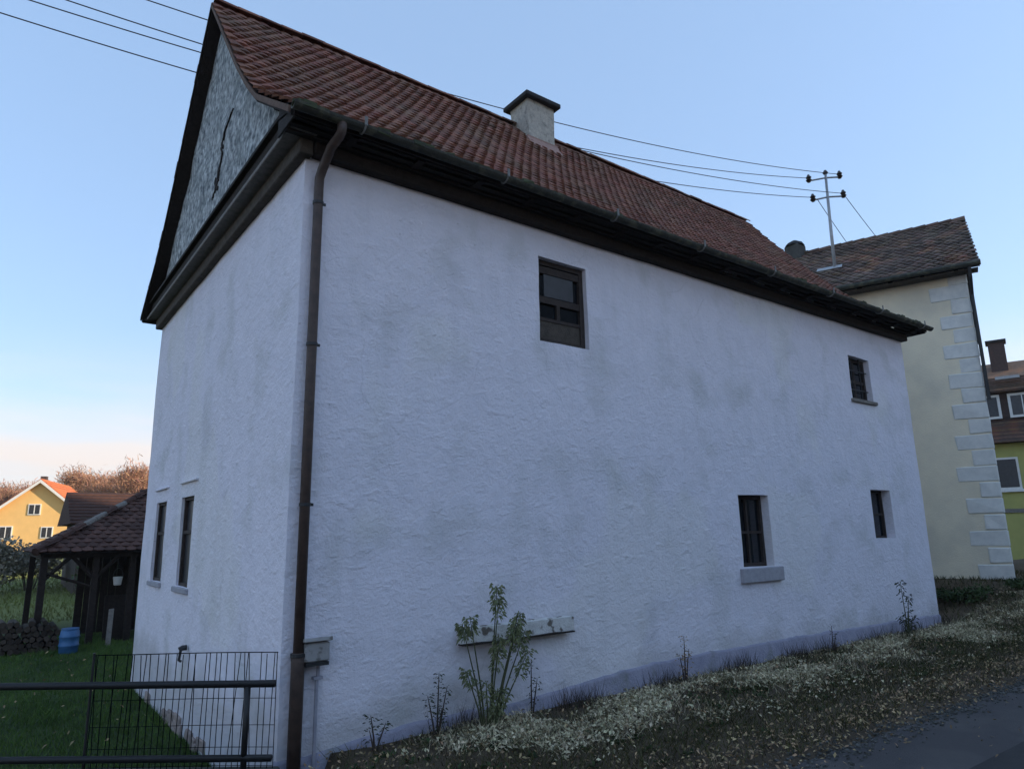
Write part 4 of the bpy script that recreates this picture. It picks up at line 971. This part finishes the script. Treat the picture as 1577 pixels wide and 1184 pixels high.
# ------------------------------------------------------------------ individual weeds by the wall
def weed(name, loc, stems, label, mt_leaf, mt_stem, leaf=.06, per=40, droop=.4, cat='weed', seed=1, tops=0):
    rd = random.Random(seed); o = empty(name, loc, label, cat); fo_ = MB()
    for (dx, dy, h, bx_, lo) in stems:
        pts = [V((dx*.2, dy*.2, -.03)), V((dx*.5+bx_*.3, dy*.5, h*.4)), V((dx*.8+bx_*.7, dy*.8, h*.75)), V((dx+bx_, dy, h))]
        s = MB(); s.tube(pts, [.011, .009, .006, .003], 5); s.build('stem', mt_stem, o)
        for k in range(per):
            tt = lo+(1-lo)*rd.random()**.7; i = min(2, int(tt*3)); c = pts[i].lerp(pts[i+1], tt*3-i)
            a = rd.uniform(0, 6.28); d = V((cos(a), sin(a)*.7, rd.uniform(-droop, .5))).normalized(); l = leaf*rd.uniform(.6, 1.35)
            c = c+d*rd.uniform(0, leaf*1.3); sd_ = d.cross(V((rd.gauss(0, .4), rd.gauss(0, .4), 1))).normalized()
            tip = c+d*l+V((0, 0, -l*droop)); mid = c+d*l*.55
            fo_.add([c, mid+sd_*l*.17, tip, mid-sd_*l*.17+V((0, 0, .004))], [(0, 1, 2), (0, 2, 3)])
    fo_.build('foliage', mt_leaf, o, fix=False); return o
weed('leafy_shrub', (2.05, -.38, .0), [(.12, .05, 1.44, .05, .78), (.09, .0, 1.30, .06, .8), (-.12, .0, 1.16, -.10, .80), (-.16, .02, 1.08, -.14, .82), (.28, .0, 1.10, .12, .70), (.38, .05, 1.14, .10, .72), (.24, -.06, 1.02, .10, .68), (.33, -.02, .96, .16, .62),
     (.05, -.03, .84, .08, .6), (.15, .03, .92, .02, .7), (-.2, .02, .62, -.05, .6), (.42, .0, .74, .12, .5), (.0, .0, .5, -.02, .2), (.1, -.04, .42, .05, .15), (.2, .0, .36, .02, .1)],
     'tall grey green leafy shrub growing against the wall below the plank', 'leaf_green', 'stem', .048, 95, .6, 'shrub', 4)
weed('dark_weed', (1.52, -.25, 0), [(0, 0, .62, .02, .25), (.08, .02, .48, .05, .2), (-.08, 0, .42, -.03, .2), (.03, -.04, .3, 0, .1)], 'dark seeding weed just left of the leafy shrub', 'leaf_dark', 'stem_dark', .035, 45, .3, seed=5)
weed('dark_weed', (.86, -.22, 0), [(0, 0, .33, -.05, .5), (.06, 0, .24, .05, .4), (-.04, 0, .2, -.02, .3)], 'small dark weed at the wall foot near the meter box', 'leaf_dark', 'stem_dark', .04, 18, .3, seed=6)
weed('dry_stalk', (5.25, -.3, .0), [(0, 0, .62, .02, .35), (.05, 0, .45, .05, .3), (-.05, .0, .4, -.04, .2)], 'brown dead stalk standing mid wall below the small sill', 'leaf_dry', 'stem_dark', .04, 40, .3, seed=7)
weed('tall_weed', (11.4, -.35, .0), [(0, 0, 1.0, -.06, .55), (.12, 0, .72, .06, .5), (.05, 0, .45, .03, .2), (-.1, 0, .4, -.06, .2), (.16, 0, .35, .1, .1)], 'tall thin weed standing near the far right end of the wall', 'leaf_dark', 'stem', .06, 45, .4, seed=8)
weed('dry_stalk', (8.9, -.3, .0), [(0, 0, .42, .02, .4), (.08, 0, .3, .04, .3)], 'short thin stalk left of the tall weed by the wall', 'leaf_dark', 'stem_dark', .03, 20, .3, seed=9)
weed('dark_weed', (2.72, -.25, 0), [(0, 0, .62, .01, .1), (.06, 0, .4, .03, .1)], 'thin dark weed just right of the leafy shrub', 'leaf_dark', 'stem_dark', .04, 30, .4, seed=10)

# ------------------------------------------------------------------ morning haze in the valley
hz = MB(); hz.box((-1700, -1700, -14), (1700, 1700, 110)); HZ = hz.build('haze', 'fire'); tag(HZ, kind='stuff')
HM = bpy.data.materials.new('thin_haze'); HM.use_nodes = True; t = HM.node_tree; t.nodes.clear()
ho = t.nodes.new('ShaderNodeOutputMaterial'); pv = t.nodes.new('ShaderNodeVolumePrincipled')
pv.inputs['Color'].default_value = (.9, .92, .95, 1); pv.inputs['Density'].default_value = HAZE_DENSITY; pv.inputs['Anisotropy'].default_value = .2
t.links.new(pv.outputs[0], ho.inputs['Volume']); HZ.data.materials.clear(); HZ.data.materials.append(HM)
